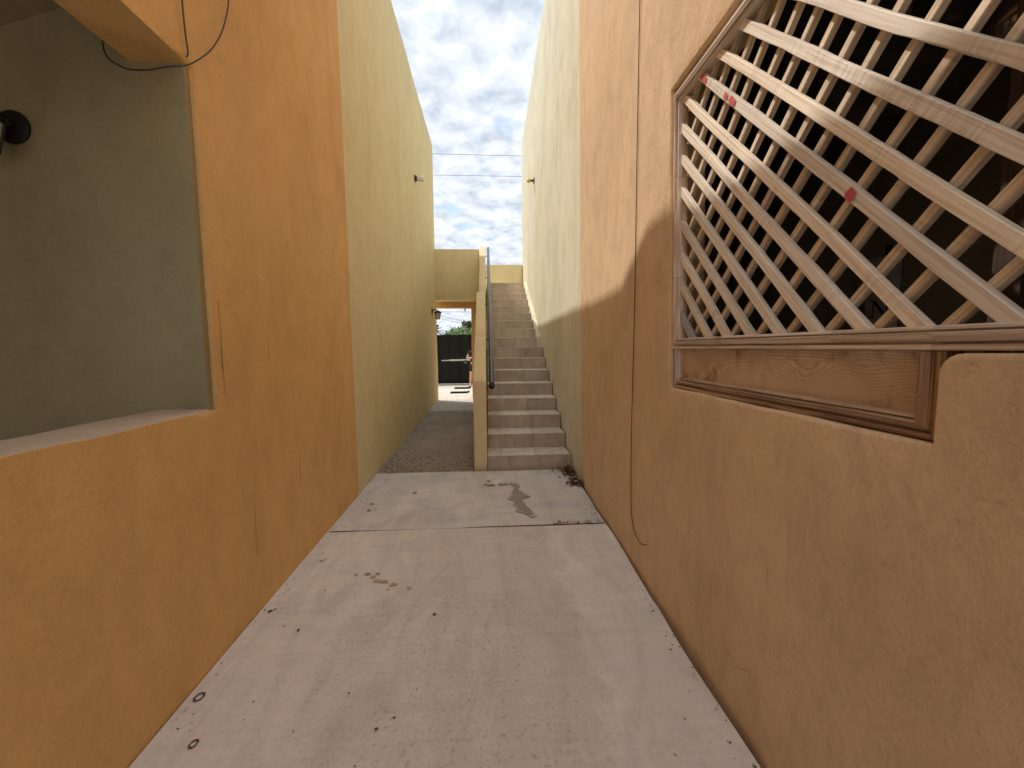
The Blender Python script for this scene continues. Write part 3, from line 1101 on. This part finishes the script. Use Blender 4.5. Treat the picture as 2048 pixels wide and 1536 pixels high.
for n in range(NS):
    xr = (0.995 + 0.006 * n) if n < 8 else 0.948
    xr = min(xr, 1.012)
    js = [X0, 0.142, 0.573, xr] if n < 8 else [X0, 0.10, 0.53, xr]
    if n == 0:
        js = [X0, 0.24, 0.63, xr]
    zt0 = Z1 + n * RI
    zb0 = (Z1 + (n - 1) * RI) if n else 0.07
    yf = Y1 + n * TR
    for p, q in zip(js, js[1:]):
        tile('riser_tile', p + 0.003, q - 0.003, yf, yf + 0.011, zb0 + 0.001, zt0 - 0.0125)
    jt = [X0, 0.142, 0.573, xr] if n < 8 else [X0, 0.10, 0.53, xr]
    ye = yf + TR + 0.010
    if n == NS - 1:
        ye = 11.99
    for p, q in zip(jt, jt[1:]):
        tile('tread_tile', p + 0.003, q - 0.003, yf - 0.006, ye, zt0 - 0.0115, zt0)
# plaster filling along the wall beside the upper steps
bm = bmesh.new()
pts = [(Y1 + 8 * TR + 0.004, Z1 + 7 * RI + 0.001), (Y1 + 8 * TR + 0.004, Z1 + 8 * RI + 0.012), (Y1 + 16 * TR, Z1 + 16 * RI + 0.012), (11.99, Z1 + 16 * RI + 0.012), (11.99, Z1 + 7 * RI + 0.001)]
a = [bm.verts.new((0.950, y, z)) for y, z in pts]
b = [bm.verts.new((1.030, y, z)) for y, z in pts]
bm.faces.new(a)
bm.faces.new(b[::-1])
for i in range(len(pts)):
    j = (i + 1) % len(pts)
    bm.faces.new((a[i], a[j], b[j], b[i]))
bm_out(bm, 'plaster_skirt', CREAM, ST)


def extrude_yz(name, pts, x0, x1, mat, parent, bevel=0.012, drift=0.0):
    bm = bmesh.new()
    a = [bm.verts.new((x0, y, z)) for y, z in pts]
    b = [bm.verts.new((x1, y, z)) for y, z in pts]
    bm.faces.new(a)
    bm.faces.new(b[::-1])
    for i in range(len(pts)):
        j = (i + 1) % len(pts)
        bm.faces.new((a[i], a[j], b[j], b[i]))
    if bevel:
        bmesh.ops.bevel(bm, geom=list(bm.edges), offset=bevel, segments=2, affect='EDGES', profile=0.5)
    bmesh.ops.subdivide_edges(bm, edges=[e for e in bm.edges if e.calc_length() > 0.8], cuts=6, use_grid_fill=True)
    for v in bm.verts:
        v.co.x += drift * max(0, v.co.y - pts[0][0])
        v.co.z += 0.006 * nz(v.co.y, v.co.x, 0, 1.6) * (v.co.z > 0.3)
        v.co.x += 0.004 * nz(v.co.y, 3, v.co.z, 1.4)
    return bm_out(bm, name, mat, parent, 45)


SLP = RI / TR
jog_y = 7.77
jz = 1.205 + SLP * (jog_y - Y1)
extrude_yz('parapet', [(4.872, 0.0), (4.872, 1.20), (jog_y, jz), (jog_y, 0.0)], -0.200, -0.037, STAIRW, ST, 0.012, -0.008)
extrude_yz('parapet', [(jog_y + 0.002, 0.05), (jog_y + 0.002, jz - 0.012), (10.72, jz - 0.012 + SLP * (10.72 - jog_y)), (10.98, jz + 0.12 + SLP * (10.72 - jog_y)), (11.3, jz + 0.12 + SLP * (10.72 - jog_y)), (11.3, 0.05)], -0.182, -0.043, STAIRW, ST, 0.012, -0.010)
box('landing_wall', (-0.20, 1.012, 12.005, 12.2, 0.1, 4.035), YELLOW, ST, 0.01)
box('landing_side_wall', (-0.225, -0.05, 11.31, 12.2, 0.1, 3.31), STAIRW, ST)

# bridge over the passage with its orange frame
BR = empty('bridge_wall', 'yellow plaster wall bridging the passage beside the stair head on an orange lintel', 'wall', (-0.8, 10.9, 2.86))
box('parapet_block', (XL - 0.10, -0.232, 10.72, 11.15, 2.862, 4.165), YELLOW, BR, 0.012)
box('lintel', (XL - 0.10, -0.215, 11.152, 11.40, 2.70, 3.30), LINTEL, BR, 0.006)
box('pier', (-0.475, -0.216, 11.16, 11.39, 0.06, 2.699), LINTEL, BR, 0.006)
tag(box('pipe_stub', (-0.668, -0.638, 11.30, 11.33, 2.62, 2.702), BLACKM, None, 0.004), 'short black pipe stub hanging under the orange lintel', 'pipe')

# ------------------------------------------------------------------ handrail
HR = empty('handrail', 'round steel handrail on black brackets along the stair parapet', 'handrail', (0.028, 5.08, 1.14))
ra = Vector((0.030, 5.06, 1.125))
rb = Vector((0.006, 10.72, 4.19))
bm = bmesh.new()
tube(bm, [ra.lerp(rb, t / 8) for t in range(9)], 0.034, 20)
bm_out(bm, 'rail', STEEL, HR, 50)
bm = bmesh.new()
dd = (rb - ra).normalized()
tube(bm, [ra - dd * 0.045, ra - dd * 0.02, ra + dd * 0.03], [0.026, 0.036, 0.0365], 20)
bm_out(bm, 'end_cap', BLACKM, HR, 50)
for y in (5.12, 6.28, 7.53, 8.82, 10.26):
    t = (y - ra.y) / (rb.y - ra.y)
    p = ra.lerp(rb, t)
    bm = bmesh.new()
    xw = -0.037 if y < 7.7 else -0.045 - 0.010 * (y - 7.77)
    if y < 7.7:
        xw -= 0.008 * (y - 4.87)
    tube(bm, [(xw, y, p.z - 0.055), (p.x - 0.012, y, p.z - 0.055), (p.x, y, p.z - 0.045), (p.x, y, p.z - 0.025)], 0.008, 8)
    br = bm_out(bm, 'bracket', BLACKM, HR, 50)
    bm = bmesh.new()
    lathe(bm, [(0.03, 0), (0.03, 0.006), (0.022, 0.010)], 14, Matrix.Translation((xw - 0.001, y, p.z - 0.055)) @ Matrix.Rotation(R(90), 4, 'Y'))
    pl = bm_out(bm, 'bracket_plate', BLACKM, None, 50)
    pl.parent = br
    pl.matrix_parent_inverse = br.matrix_world.inverted()
    br_inv = Matrix.Identity(4)
    pl.matrix_parent_inverse = Matrix.Translation(-Vector(HR.location)) @ Matrix.Translation(Vector(HR.location))


# ------------------------------------------------------------------ lamps
def lantern(loc, rotz, label, round_plate):
    t = empty('wall_lantern', label, 'lantern', loc)
    t.rotation_euler = (0, 0, rotz)
    t.scale = (1.2, 1.2, 1.2) if not round_plate else (1, 1, 1)

    def part(name, bm, mat, sm=50):
        o = bm_out(bm, name, mat, None, sm)
        o.parent = t
        return o
    bm = bmesh.new()          # local: wall plane at x=0, lantern out along +x
    if round_plate:
        lathe(bm, [(0.074, 0), (0.074, 0.010), (0.060, 0.018), (0.030, 0.024)], 28, Matrix.Rotation(R(90), 4, 'Y'))
    else:
        bx(bm, 0, 0.014, -0.035, 0.035, -0.07, 0.055)
    part('backplate', bm, BLACKM)
    bm = bmesh.new()
    tube(bm, spline([(0.005, 0, 0.015), (0.05, 0, 0.035), (0.095, 0, 0.035), (0.115, 0, 0.015)], 5), 0.009, 8)
    part('arm', bm, BLACKM)
    bm = bmesh.new()
    lathe(bm, [(0.006, 0.022), (0.03, 0.012), (0.078, -0.012), (0.084, -0.022), (0.076, -0.026)], 6, Matrix.Translation((0.118, 0, 0)))
    part('roof', bm, BLACKM, 25)
    bm = bmesh.new()
    for k in range(6):
        a = 2 * math.pi * k / 6
        tube(bm, [(0.118 + 0.064 * math.cos(a), 0.064 * math.sin(a), -0.026), (0.118 + 0.038 * math.cos(a), 0.038 * math.sin(a), -0.150)], 0.005, 5)
    lathe(bm, [(0.042, -0.160), (0.044, -0.148), (0.036, -0.146)], 6, Matrix.Translation((0.118, 0, 0)))
    part('cage', bm, BLACKM)
    bm = bmesh.new()
    lathe(bm, [(0.034, -0.148), (0.058, -0.028)], 6, Matrix.Translation((0.118, 0, 0)))
    part('glass', bm, GLASS, 25)
    return t


lantern((XL + 0.002, 10.0, 2.50), 0, 'small black lantern on the yellow wall beside the passage opening', False)
lantern((-2.172, 2.069, 2.625), R(-90), 'black lantern on a round plate on the porch wall behind the sill', True)

t = empty('bulb_lamp', 'white frosted bulb in a brown holder high on the yellow wall', 'lamp', (XL + 0.003, 8.07, 4.84))
bm = bmesh.new()
lathe(bm, [(0.066, 0), (0.066, 0.016), (0.05, 0.024), (0.046, 0.05)], 18, Matrix.Rotation(R(90), 4, 'Y'))
o = bm_out(bm, 'holder', BROWNP, None, 40)
o.parent = t
bm = bmesh.new()
lathe(bm, [(0.042, 0.048), (0.056, 0.075), (0.058, 0.12), (0.050, 0.16), (0.028, 0.185), (0.004, 0.192)], 18, Matrix.Rotation(R(90), 4, 'Y'))
o = bm_out(bm, 'bulb', WHITEB, None, 60)
o.parent = t
t = empty('bulb_lamp', 'small yellow bulb on a round brown plate high on the cream wall', 'lamp', (XR - 0.003, 9.0, 5.21))
bm = bmesh.new()
lathe(bm, [(0.07, 0), (0.07, 0.012), (0.035, 0.02)], 18, Matrix.Rotation(R(-90), 4, 'Y'))
o = bm_out(bm, 'plate', BROWNP, None, 40)
o.parent = t
bm = bmesh.new()
lathe(bm, [(0.026, 0.018), (0.022, 0.03), (0.024, 0.075)], 14, Matrix.Rotation(R(-90), 4, 'Y'))
o = bm_out(bm, 'holder', BROWNP, None, 40)
o.parent = t
bm = bmesh.new()
lathe(bm, [(0.024, 0.074), (0.045, 0.10), (0.048, 0.125), (0.036, 0.15), (0.004, 0.16)], 16, Matrix.Rotation(R(-90), 4, 'Y'))
o = bm_out(bm, 'bulb', YELB, None, 60)
o.parent = t

# ------------------------------------------------------------------ cables
cable('cable', [(1.016, 2.78, 7.45), (1.015, 2.785, 5.5), (1.014, 2.783, 3.864), (1.015, 2.781, 2.926), (1.016, 2.772, 1.926), (1.014, 2.776, 1.007), (1.014, 2.757, 0.496), (1.012, 2.69, 0.315), (1.010, 2.56, 0.272), (1.008, 2.445, 0.315)], 0.0030, CABLEM,
      'long black cable hanging down the tan wall, its end curling near the floor', 'cable', n=10)
cable('cable', [(-1.362, 2.42, 6.9), (-1.362, 2.415, 6.0), (-1.362, 2.41, 5.0), (-1.362, 2.405, 4.3), (-1.362, 2.40, 3.9), (-1.362, 2.395, 3.62), (-1.362, 2.387, 3.46), (-1.362, 2.36, 3.36), (-1.358, 2.299, 3.229), (-1.355, 2.209, 3.09), (-1.355, 2.111, 2.976), (-1.36, 2.024, 2.891), (-1.39, 1.95, 2.835), (-1.46, 1.92, 2.80), (-1.56, 1.93, 2.815), (-1.655, 1.96, 2.90), (-1.67, 1.99, 3.1)], 0.0032, CABLEM,
      'dark cable looping from the orange wall under the porch header', 'cable', n=10)
cable('cable', [(-1.368, 2.03, 6.9), (-1.368, 2.032, 5.6), (-1.368, 2.035, 4.4), (-1.368, 2.037, 3.7), (-1.368, 2.04, 3.3), (-1.368, 2.041, 3.177), (-1.368, 2.043, 3.096), (-1.370, 2.051, 3.027), (-1.372, 2.06, 2.97), (-1.374, 2.052, 2.945)], 0.0038, CABLEB,
      'brown cable running down the orange wall to the porch header corner', 'cable', n=8)
for z0, z1, lb in ((10.86, 10.65, 'upper overhead wire crossing the sky between the two buildings'), (9.80, 9.81, 'lower overhead wire crossing the sky between the two buildings')):
    cable('overhead_wire', [(-24 + 6 * k, 20, z0 + (z1 - z0) * k / 8 + 0.035 * ((k - 4) ** 2) / 4) for k in range(9)], 0.009, CABLEM, lb, 'wire', n=4)
for (za, zb2, yv, lb) in ((3.80, 3.62, 22, 'highest street wire seen under the orange lintel'), (3.58, 3.50, 22, 'level street wire just below the highest one under the lintel'),
                          (3.72, 1.9, 22.5, 'sloping street wire dipping towards the trees'), (3.58, 1.72, 22.6, 'lower sloping street wire dipping towards the trees')):
    x0_, x1_ = (-6, 4)
    cable('street_wire', [(x0_ + (x1_ - x0_) * k / 6, yv, za + 0.25 * (za - zb2) + (zb2 - za) * 1.3 * k / 6 + (0.03 * (k - 3) ** 2 / 9)) for k in range(7)], 0.009, CABLEM, lb, 'wire', n=4)

# ------------------------------------------------------------------ gate
GT = empty('gate', 'black sheet metal driveway gate at the end of the passage', 'gate', (-0.6, 15.62, 0.2))
gx0, gx1, gz0, gz1 = -2.75, 1.25, 0.225, 2.115
bm = bmesh.new()
for b_ in ((gx0, gx1, 15.60, 15.65, gz1 - 0.05, gz1), (gx0, gx1, 15.60, 15.65, gz0, gz0 + 0.06), (gx0, gx0 + 0.05, 15.60, 15.65, gz0 + 0.06, gz1 - 0.05), (gx1 - 0.05, gx1, 15.60, 15.65, gz0 + 0.06, gz1 - 0.05)):
    bx(bm, *b_)
bm_out(bm, 'frame', GATEF, GT)
npan = 10
pw = (gx1 - gx0 - 0.1) / npan
for k in range(npan):
    xa = gx0 + 0.05 + k * pw
    bm = bmesh.new()
    prof = [(0, 15.632), (0.02, 15.632), (0.032, 15.618), (pw - 0.032, 15.618), (pw - 0.02, 15.632), (pw, 15.632)]
    lo = [bm.verts.new((xa + a, y, gz0 + 0.06)) for a, y in prof]
    md = [bm.verts.new((xa + a, y + 0.004 * nz(xa + a, 1, 0, 4), (gz0 + gz1) / 2)) for a, y in prof]
    hi = [bm.verts.new((xa + a, y, gz1 - 0.05)) for a, y in prof]
    for q in range(5):
        bm.faces.new((lo[q], lo[q + 1], md[q + 1], md[q]))
        bm.faces.new((md[q], md[q + 1], hi[q + 1], hi[q]))
    bm_out(bm, 'panel', GATEM, GT)
bm = bmesh.new()
tube(bm, [(-1.52, 15.585, 1.137), (-0.55, 15.585, 1.150)], 0.034, 12)
tube(bm, [(-1.83, 15.588, 1.128), (-1.50, 15.588, 1.135)], 0.020, 10)
bm_out(bm, 'bolt', ALU, GT, 40)
bm = bmesh.new()
lathe(bm, [(0.075, 0), (0.075, 0.05), (0.06, 0.06), (0.03, 0.062)], 20, Matrix.Translation((-0.90, 15.60, 1.07)) @ Matrix.Rotation(R(90), 4, 'X'))
bm_out(bm, 'lock', STEEL, GT, 40)
box('gate_track', (-5, 4, 15.40, 15.46, 0.195, 0.222), SOIL, GT)
for x0_, x1_, lb in ((-9, -2.8, 'white boundary wall left of the black gate'), (1.3, 8, 'white boundary wall right of the black gate')):
    tag(box('boundary_wall', (x0_, x1_, 15.55, 15.75, 0.1, 2.4), WHITEW, None, 0.01), lb, 'wall')
tag(box('far_wall', (-7, 5, 21.0, 21.2, -0.3, 2.28), WHITEW, None, 0.01), 'low white wall across the street behind the gate', 'wall')

for i, (xa, xb, y, lb) in enumerate(((-1.205, -0.655, 13.85, 'black steel bar lying on the sunlit yard, the one close to the gate'), (-1.215, -0.640, 12.46, 'black steel bar lying on the sunlit yard, the one close to the passage'))):
    bm = bmesh.new()
    tube(bm, [(xa, y - 0.02, 0.232), (xb - 0.05, y + 0.02, 0.232), (xb, y + 0.10, 0.245)], 0.030, 8)
    bx(bm, xa, xb - 0.05, y - 0.06, y + 0.05, 0.201, 0.215)
    tag(bm_out(bm, 'steel_bar', BLACKM, None, 50), lb, 'steel bar')


# ------------------------------------------------------------------ trees beyond the gate
def tree(loc, h, rx, rz, leafmat, label, nl=2600, ls=0.16, seed=1, crown_c=0.68):
    rnd = random.Random(seed)
    t = empty('tree', label, 'tree', loc)
    bm = bmesh.new()
    tube(bm, [(0, 0, -0.3), (0.05, 0, h * 0.25), (-0.04, 0.05, h * 0.5), (0.0, 0, h * 0.7)], [0.16, 0.12, 0.09, 0.04], 9)
    tips = []
    for k in range(9):
        a = rnd.uniform(0, 6.28)
        z0 = h * rnd.uniform(0.3, 0.55)
        e = Vector((math.cos(a) * rx * rnd.uniform(.4, .85), math.sin(a) * rx * rnd.uniform(.4, .85), h * crown_c + rz * rnd.uniform(-.5, .8)))
        tube(bm, [(0, 0, z0), e * 0.5 + Vector((0, 0, z0 * 0.5)), e], [0.06, 0.04, 0.015], 6)
        tips.append(e)
    o = bm_out(bm, 'trunk', BARK, None, 50)
    o.parent = t
    vs_, fs = [], []
    cl = [(e, rnd.uniform(.25, .5) * rx) for e in tips] + [(Vector((rnd.uniform(-.6, .6) * rx, rnd.uniform(-.6, .6) * rx, h * crown_c + rnd.uniform(-.7, .9) * rz)), rnd.uniform(.2, .42) * rx) for _ in range(12)]
    for i in range(nl):
        c, r = cl[rnd.randrange(len(cl))]
        d = Vector((rnd.gauss(0, 1), rnd.gauss(0, 1), rnd.gauss(0, .75))).normalized() * r * rnd.uniform(.35, 1.08)
        p = c + d
        u = Vector((rnd.gauss(0, 1), rnd.gauss(0, 1), rnd.gauss(0, .6))).normalized()
        v = u.orthogonal().normalized()
        s = ls * rnd.uniform(.6, 1.3)
        b = len(vs_)
        vs_ += [p - u * s, p + v * s * .38, p + u * s, p - v * s * .38]
        fs.append((b, b + 1, b + 2, b + 3))
    me = bpy.data.meshes.new('crown')
    me.from_pydata(vs_, [], fs)
    o = link('crown', me, leafmat)
    o.parent = t
    return t


tree((-2.0, 24.6, -0.1), 2.72, 1.3, 0.5, LEAF1, 'bright green bushy tree behind the black gate', 3600, 0.13, 3, 0.80)
tree((-0.9, 28, -0.1), 3.25, 1.15, 0.55, LEAF3, 'brownish dark tree behind the bright green one', 2200, 0.17, 5, 0.84)
tree((-0.1, 30, -0.1), 3.35, 1.2, 0.55, LEAF2, 'dark green tree behind the gate close to the orange pier', 2400, 0.17, 8, 0.86)
tree((-2.5, 31, -0.1), 3.15, 0.5, 0.4, LEAF2, 'thin dark tree top rising behind the bright green tree', 700, 0.15, 9, 0.9)
tree((-4.4, 27, -0.1), 2.7, 1.0, 0.5, LEAF3, 'dull brown bush between the palm and the bright tree', 1500, 0.15, 12, 0.72)
# palm
pt = empty('palm_tree', 'small palm with dry hanging fronds behind the left end of the gate', 'palm', (-3.35, 25, -0.1))
bm = bmesh.new()
tube(bm, [(0, 0, -0.2), (0.03, 0, 1.4), (0, 0.02, 2.75)], [0.17, 0.13, 0.11], 10)
o = bm_out(bm, 'trunk', BARK, None, 50)
o.parent = pt
rnd = random.Random(4)
for name, mat, nfr, el0, el1, ln in (('crown', LEAF2, 34, -10, 75, 0.62), ('dry_fronds', DRY, 26, -80, -35, 0.9)):
    vs_, fs = [], []
    for k in range(nfr):
        a = rnd.uniform(0, 6.28)
        el = R(rnd.uniform(el0, el1))
        d = Vector((math.cos(a) * math.cos(el), math.sin(a) * math.cos(el), math.sin(el)))
        s = d.cross(Vector((0, 0, 1)))
        s = s.normalized() if s.length > .05 else Vector((1, 0, 0))
        for q in range(12):
            t0 = q / 12
            p = Vector((0, 0, 2.75)) + d * ln * t0 + Vector((0, 0, -0.32 * t0 * t0 * ln))
            for sg in (-1, 1):
                e = p + s * sg * 0.20 * (1 - t0 * .6) + d * 0.08 + Vector((0, 0, -0.05))
                b = len(vs_)
                vs_ += [p, p + d * 0.05, e]
                fs.append((b, b + 1, b + 2))
    me = bpy.data.meshes.new(name)
    me.from_pydata(vs_, [], fs)
    o = link(name, me, mat)
    o.parent = pt

# ------------------------------------------------------------------ person
PS = empty('person', 'person in dark t-shirt and dark shorts standing with bent arms before the gate', 'person', (-0.545, 14.62, 0.2))


def skin_obj(name, verts, edges, radii, mat, root=0, sub=2):
    me = bpy.data.meshes.new(name)
    me.from_pydata(verts, edges, [])
    o = link(name, me, mat, PS)
    sm = o.modifiers.new('skin', 'SKIN')
    sm.use_smooth_shade = True
    sv = me.skin_vertices[0].data if me.skin_vertices else None
    if sv is None:
        bm = bmesh.new()
        bm.from_mesh(me)
        bm.verts.layers.skin.verify()
        bm.to_mesh(me)
        bm.free()
        sv = me.skin_vertices[0].data
    for i, r in enumerate(radii):
        sv[i].radius = r if isinstance(r, tuple) else (r, r)
        sv[i].use_root = (i == root)
    ss = o.modifiers.new('sub', 'SUBSURF')
    ss.levels = sub
    ss.render_levels = sub
    return o


Vt, Ed, Ra = [], [], []


def ad(p, r, par=None):
    Vt.append(p)
    Ra.append(r)
    if par is not None:
        Ed.append((par, len(Vt) - 1))
    return len(Vt) - 1


pel = ad((0, 0, .83), (.135, .095))
sp1 = ad((0, 0, .98), (.125, .085), pel)
ch = ad((0, .005, 1.15), (.145, .095), sp1)
ub = ad((0, .01, 1.25), (.09, .07), ch)
nk = ad((0, .0, 1.325), .048, ub)
h1 = ad((0, -.012, 1.38), .062, nk)
h2 = ad((0, -.018, 1.45), (.072, .085), h1)
h3 = ad((0, -.008, 1.53), .058, h2)
for sg, elb, wr in ((-1, (-.262, .02, 1.035), (-.075, -.165, 1.055)), (1, (.25, .03, 1.02), (.06, -.18, 1.03))):
    sh = ad((sg * .165, .008, 1.235), .056, ub)
    ua = ad(tuple((Vector((sg * .165, .008, 1.235)) + Vector(elb)) / 2), .046, sh)
    el = ad(elb, .038, ua)
    fa = ad(tuple((Vector(elb) * .6 + Vector(wr) * .4)), .036, el)
    wi = ad(wr, .025, fa)
    pd = (Vector(wr) - Vector(elb)).normalized()
    palm = Vector(wr) + pd * .05
    pi = ad(tuple(palm), (.034, .018), wi)
    side = pd.cross(Vector((0, 0, 1))).normalized()
    upv = Vector((0, 0, 1))
    for q, L_ in enumerate((.060, .070, .066, .052)):
        b0 = palm + upv * (.024 - .016 * q) + pd * .035
        i1 = ad(tuple(b0), .0095, pi)
        i2 = ad(tuple(b0 + pd * L_ * .55 + side * -.008 * sg), .0085, i1)
        ad(tuple(b0 + pd * L_ * .85 + side * -.026 * sg), .0075, i2)
    tb = Vector(wr) + upv * .024 + pd * .022
    i1 = ad(tuple(tb), .0105, wi)
    ad(tuple(tb + upv * .026 + pd * .03), .009, i1)
for sg in (-1, 1):
    hp = ad((sg * .085, 0, .78), (.088, .09), pel)
    th = ad((sg * .105, -.01, .60), .074, hp)
    kn = ad((sg * .125, -.015, .43), .052, th)
    cf = ad((sg * .135, .02, .30), .050, kn)
    an = ad((sg * .15, .025, .075), .031, cf)
    hl = ad((sg * .152, .045, .035), .030, an)
    ft = ad((sg * .165, -.06, .032), (.036, .022), an)
    ad((sg * .172, -.135, .026), (.036, .016), ft)
skin_obj('body', Vt, Ed, Ra, SKIN, pel)
# shirt
sv = [(0, 0, .86), (0, 0, .98), (0, .005, 1.15), (0, .01, 1.265), (-.165, .008, 1.24), (-.205, .014, 1.145), (.165, .008, 1.24), (.205, .014, 1.145)]
skin_obj('shirt', sv, [(0, 1), (1, 2), (2, 3), (3, 4), (4, 5), (3, 6), (6, 7)], [(.155, .115), (.145, .105), (.162, .112), (.10, .082), .072, .064, .072, .064], NAVY, 0)
sv = [(0, 0, .87), (-.088, 0, .77), (-.110, -.012, .53), (.088, 0, .77), (.110, -.012, .53)]
skin_obj('shorts', sv, [(0, 1), (1, 2), (0, 3), (3, 4)], [(.145, .108), (.105, .105), (.092, .092), (.105, .105), (.092, .092)], SHORTM, 0)
bm = bmesh.new()
bmesh.ops.create_uvsphere(bm, u_segments=18, v_segments=12, radius=0.5)
for v in list(bm.verts):
    if v.co.z < -0.08 and v.co.y < 0.15:
        v.co.z = -0.08 + (v.co.z + 0.08) * 0.1
    v.co = Vector((v.co.x * .205, v.co.y * .225 + .008, v.co.z * .235 + 1.492))
    if v.co.y < -.055 and v.co.z < 1.535:
        v.co.y = -.055
bm_out(bm, 'hair', HAIRM, PS, 60, False)
bm = bmesh.new()
bmesh.ops.create_cone(bm, cap_ends=True, segments=6, radius1=.016, radius2=.006, depth=.04, matrix=Matrix.Translation((0, -.108, 1.455)))
bm_out(bm, 'nose', SKIN, PS, 60, False)
for sg in (-1, 1):
    bm = bmesh.new()
    bmesh.ops.create_uvsphere(bm, u_segments=8, v_segments=6, radius=.0095, matrix=Matrix.Translation((sg * .03, -.092, 1.478)))
    bm_out(bm, 'eye', HAIRM, PS, 60, False)
    bm = bmesh.new()
    bmesh.ops.create_uvsphere(bm, u_segments=8, v_segments=6, radius=.02, matrix=Matrix.Translation((sg * .078, 0, 1.465)) @ Matrix.Diagonal((.5, .8, 1.4, 1)))
    bm_out(bm, 'ear', SKIN, PS, 60, False)
    bm = bmesh.new()
    bx(bm, sg * .163 - .045, sg * .163 + .045, -.165, .085, 0.001, .014)
    bmesh.ops.bevel(bm, geom=[e for e in bm.edges if abs(e.verts[0].co.z - e.verts[1].co.z) > .005], offset=.035, segments=4, affect='EDGES')
    tube(bm, [(sg * .163 - .04, -.06, .012), (sg * .165, -.075, .062), (sg * .163 + .04, -.06, .012)], .007, 6)
    bm_out(bm, 'sandal', SANDM, PS, 50, False)
bm = bmesh.new()
bx(bm, -.022, .022, -.108, -.094, 1.412, 1.420)
bm_out(bm, 'mouth', simple('lips', (0.4, 0.14, 0.12), .5), PS, None, False)

# ------------------------------------------------------------------ litter and gravel
def scatter_leaves(name, spots, label, cat='leaves', seed=2):
    rnd = random.Random(seed)
    vs_, fs = [], []
    for (x, y, z, s) in spots:
        a = rnd.uniform(0, 6.28)
        d = Vector((math.cos(a), math.sin(a), rnd.uniform(-.3, .4))).normalized() * s
        q = Vector((-math.sin(a), math.cos(a), rnd.uniform(-.5, .5))).normalized() * s * rnd.uniform(.35, .6)
        p = Vector((x, y, fz(y) + z + abs(d.z) + abs(q.z) + .002))
        up = Vector((0, 0, s * rnd.uniform(.1, .35)))
        b = len(vs_)
        vs_ += [p - d, p - d * .2 + q + up, p + d, p - d * .2 - q + up, p + up * .2]
        fs += [(b, b + 1, b + 4), (b + 1, b + 2, b + 4), (b + 2, b + 3, b + 4), (b + 3, b, b + 4)]
    me = bpy.data.meshes.new(name)
    me.from_pydata(vs_, [], fs)
    return tag(link(name, me, LITTER), label, cat, kind='stuff')


rnd = random.Random(11)
sp = []
for k in range(300):
    u = abs(rnd.gauss(0, .55))
    y = rnd.choice((4.70, 4.74, 4.62, 4.36, 4.30)) + rnd.gauss(0, .055)
    y = min(y, 4.86)
    x = 1.0 - u * (.13 if y > 4.5 else .10)
    sp.append((x, y, rnd.uniform(0, .03) * max(0, 1 - u), rnd.uniform(.018, .040)))
scatter_leaves('dry_leaves', sp, 'small drift of dry brown leaves in the corner by the first step')
sp = []
for k in range(46):
    y = 3.34 + abs(rnd.gauss(0, .28))
    sp.append((.985 - abs(rnd.gauss(0, .06)), y, 0, rnd.uniform(.005, .012)))
for k in range(22):
    sp.append((rnd.uniform(.55, .98), 3.345 + rnd.gauss(0, .008), 0, rnd.uniform(.010, .028)))
for k in range(120):
    y = rnd.uniform(1.1, 3.3)
    sp.append((rnd.uniform(-1.3, .98), y, 0, rnd.uniform(.003, .008)))
for k in range(150):
    y = rnd.uniform(1.1, 4.7)
    sp.append((rnd.choice((-1, 1)) * 0 + (XL + .03 + abs(rnd.gauss(0, .05)) if rnd.random() < .5 else .985 - abs(rnd.gauss(0, .03))), y, 0, rnd.uniform(.004, .010)))
scatter_leaves('leaf_litter', sp, 'tiny dry leaf scraps scattered over the concrete path', 'litter', 5)

rnd = random.Random(21)
vs_, fs = [], []
for k in range(5200):
    y = 4.86 + abs(rnd.gauss(0, .75))
    if y > 7.4:
        continue
    x = rnd.uniform(-1.36, -.235)
    if rnd.random() > .35 + .65 * (x + 1.4) / 1.2:
        continue
    s = rnd.uniform(.006, .015)
    a = rnd.uniform(0, 6.28)
    z = fz(y) - .006
    b = len(vs_)
    for q in range(5):
        an = a + q * 1.2566
        vs_.append((x + math.cos(an) * s * rnd.uniform(.8, 1.2), y + math.sin(an) * s * rnd.uniform(.6, 1.0), z - .002))
    vs_.append((x, y, z + s * .5))
    vs_.append((x + s * .35 * math.cos(a), y + s * .35 * math.sin(a), z + s * .48))
    for q in range(5):
        fs.append((b + q, b + (q + 1) % 5, b + 5))
me = bpy.data.meshes.new('gravel')
me.from_pydata(vs_, [], fs)
tag(link('gravel', me, PEBBLE), 'brown aggregate pebbles set in the passage floor beside the stairs', 'gravel', kind='stuff')
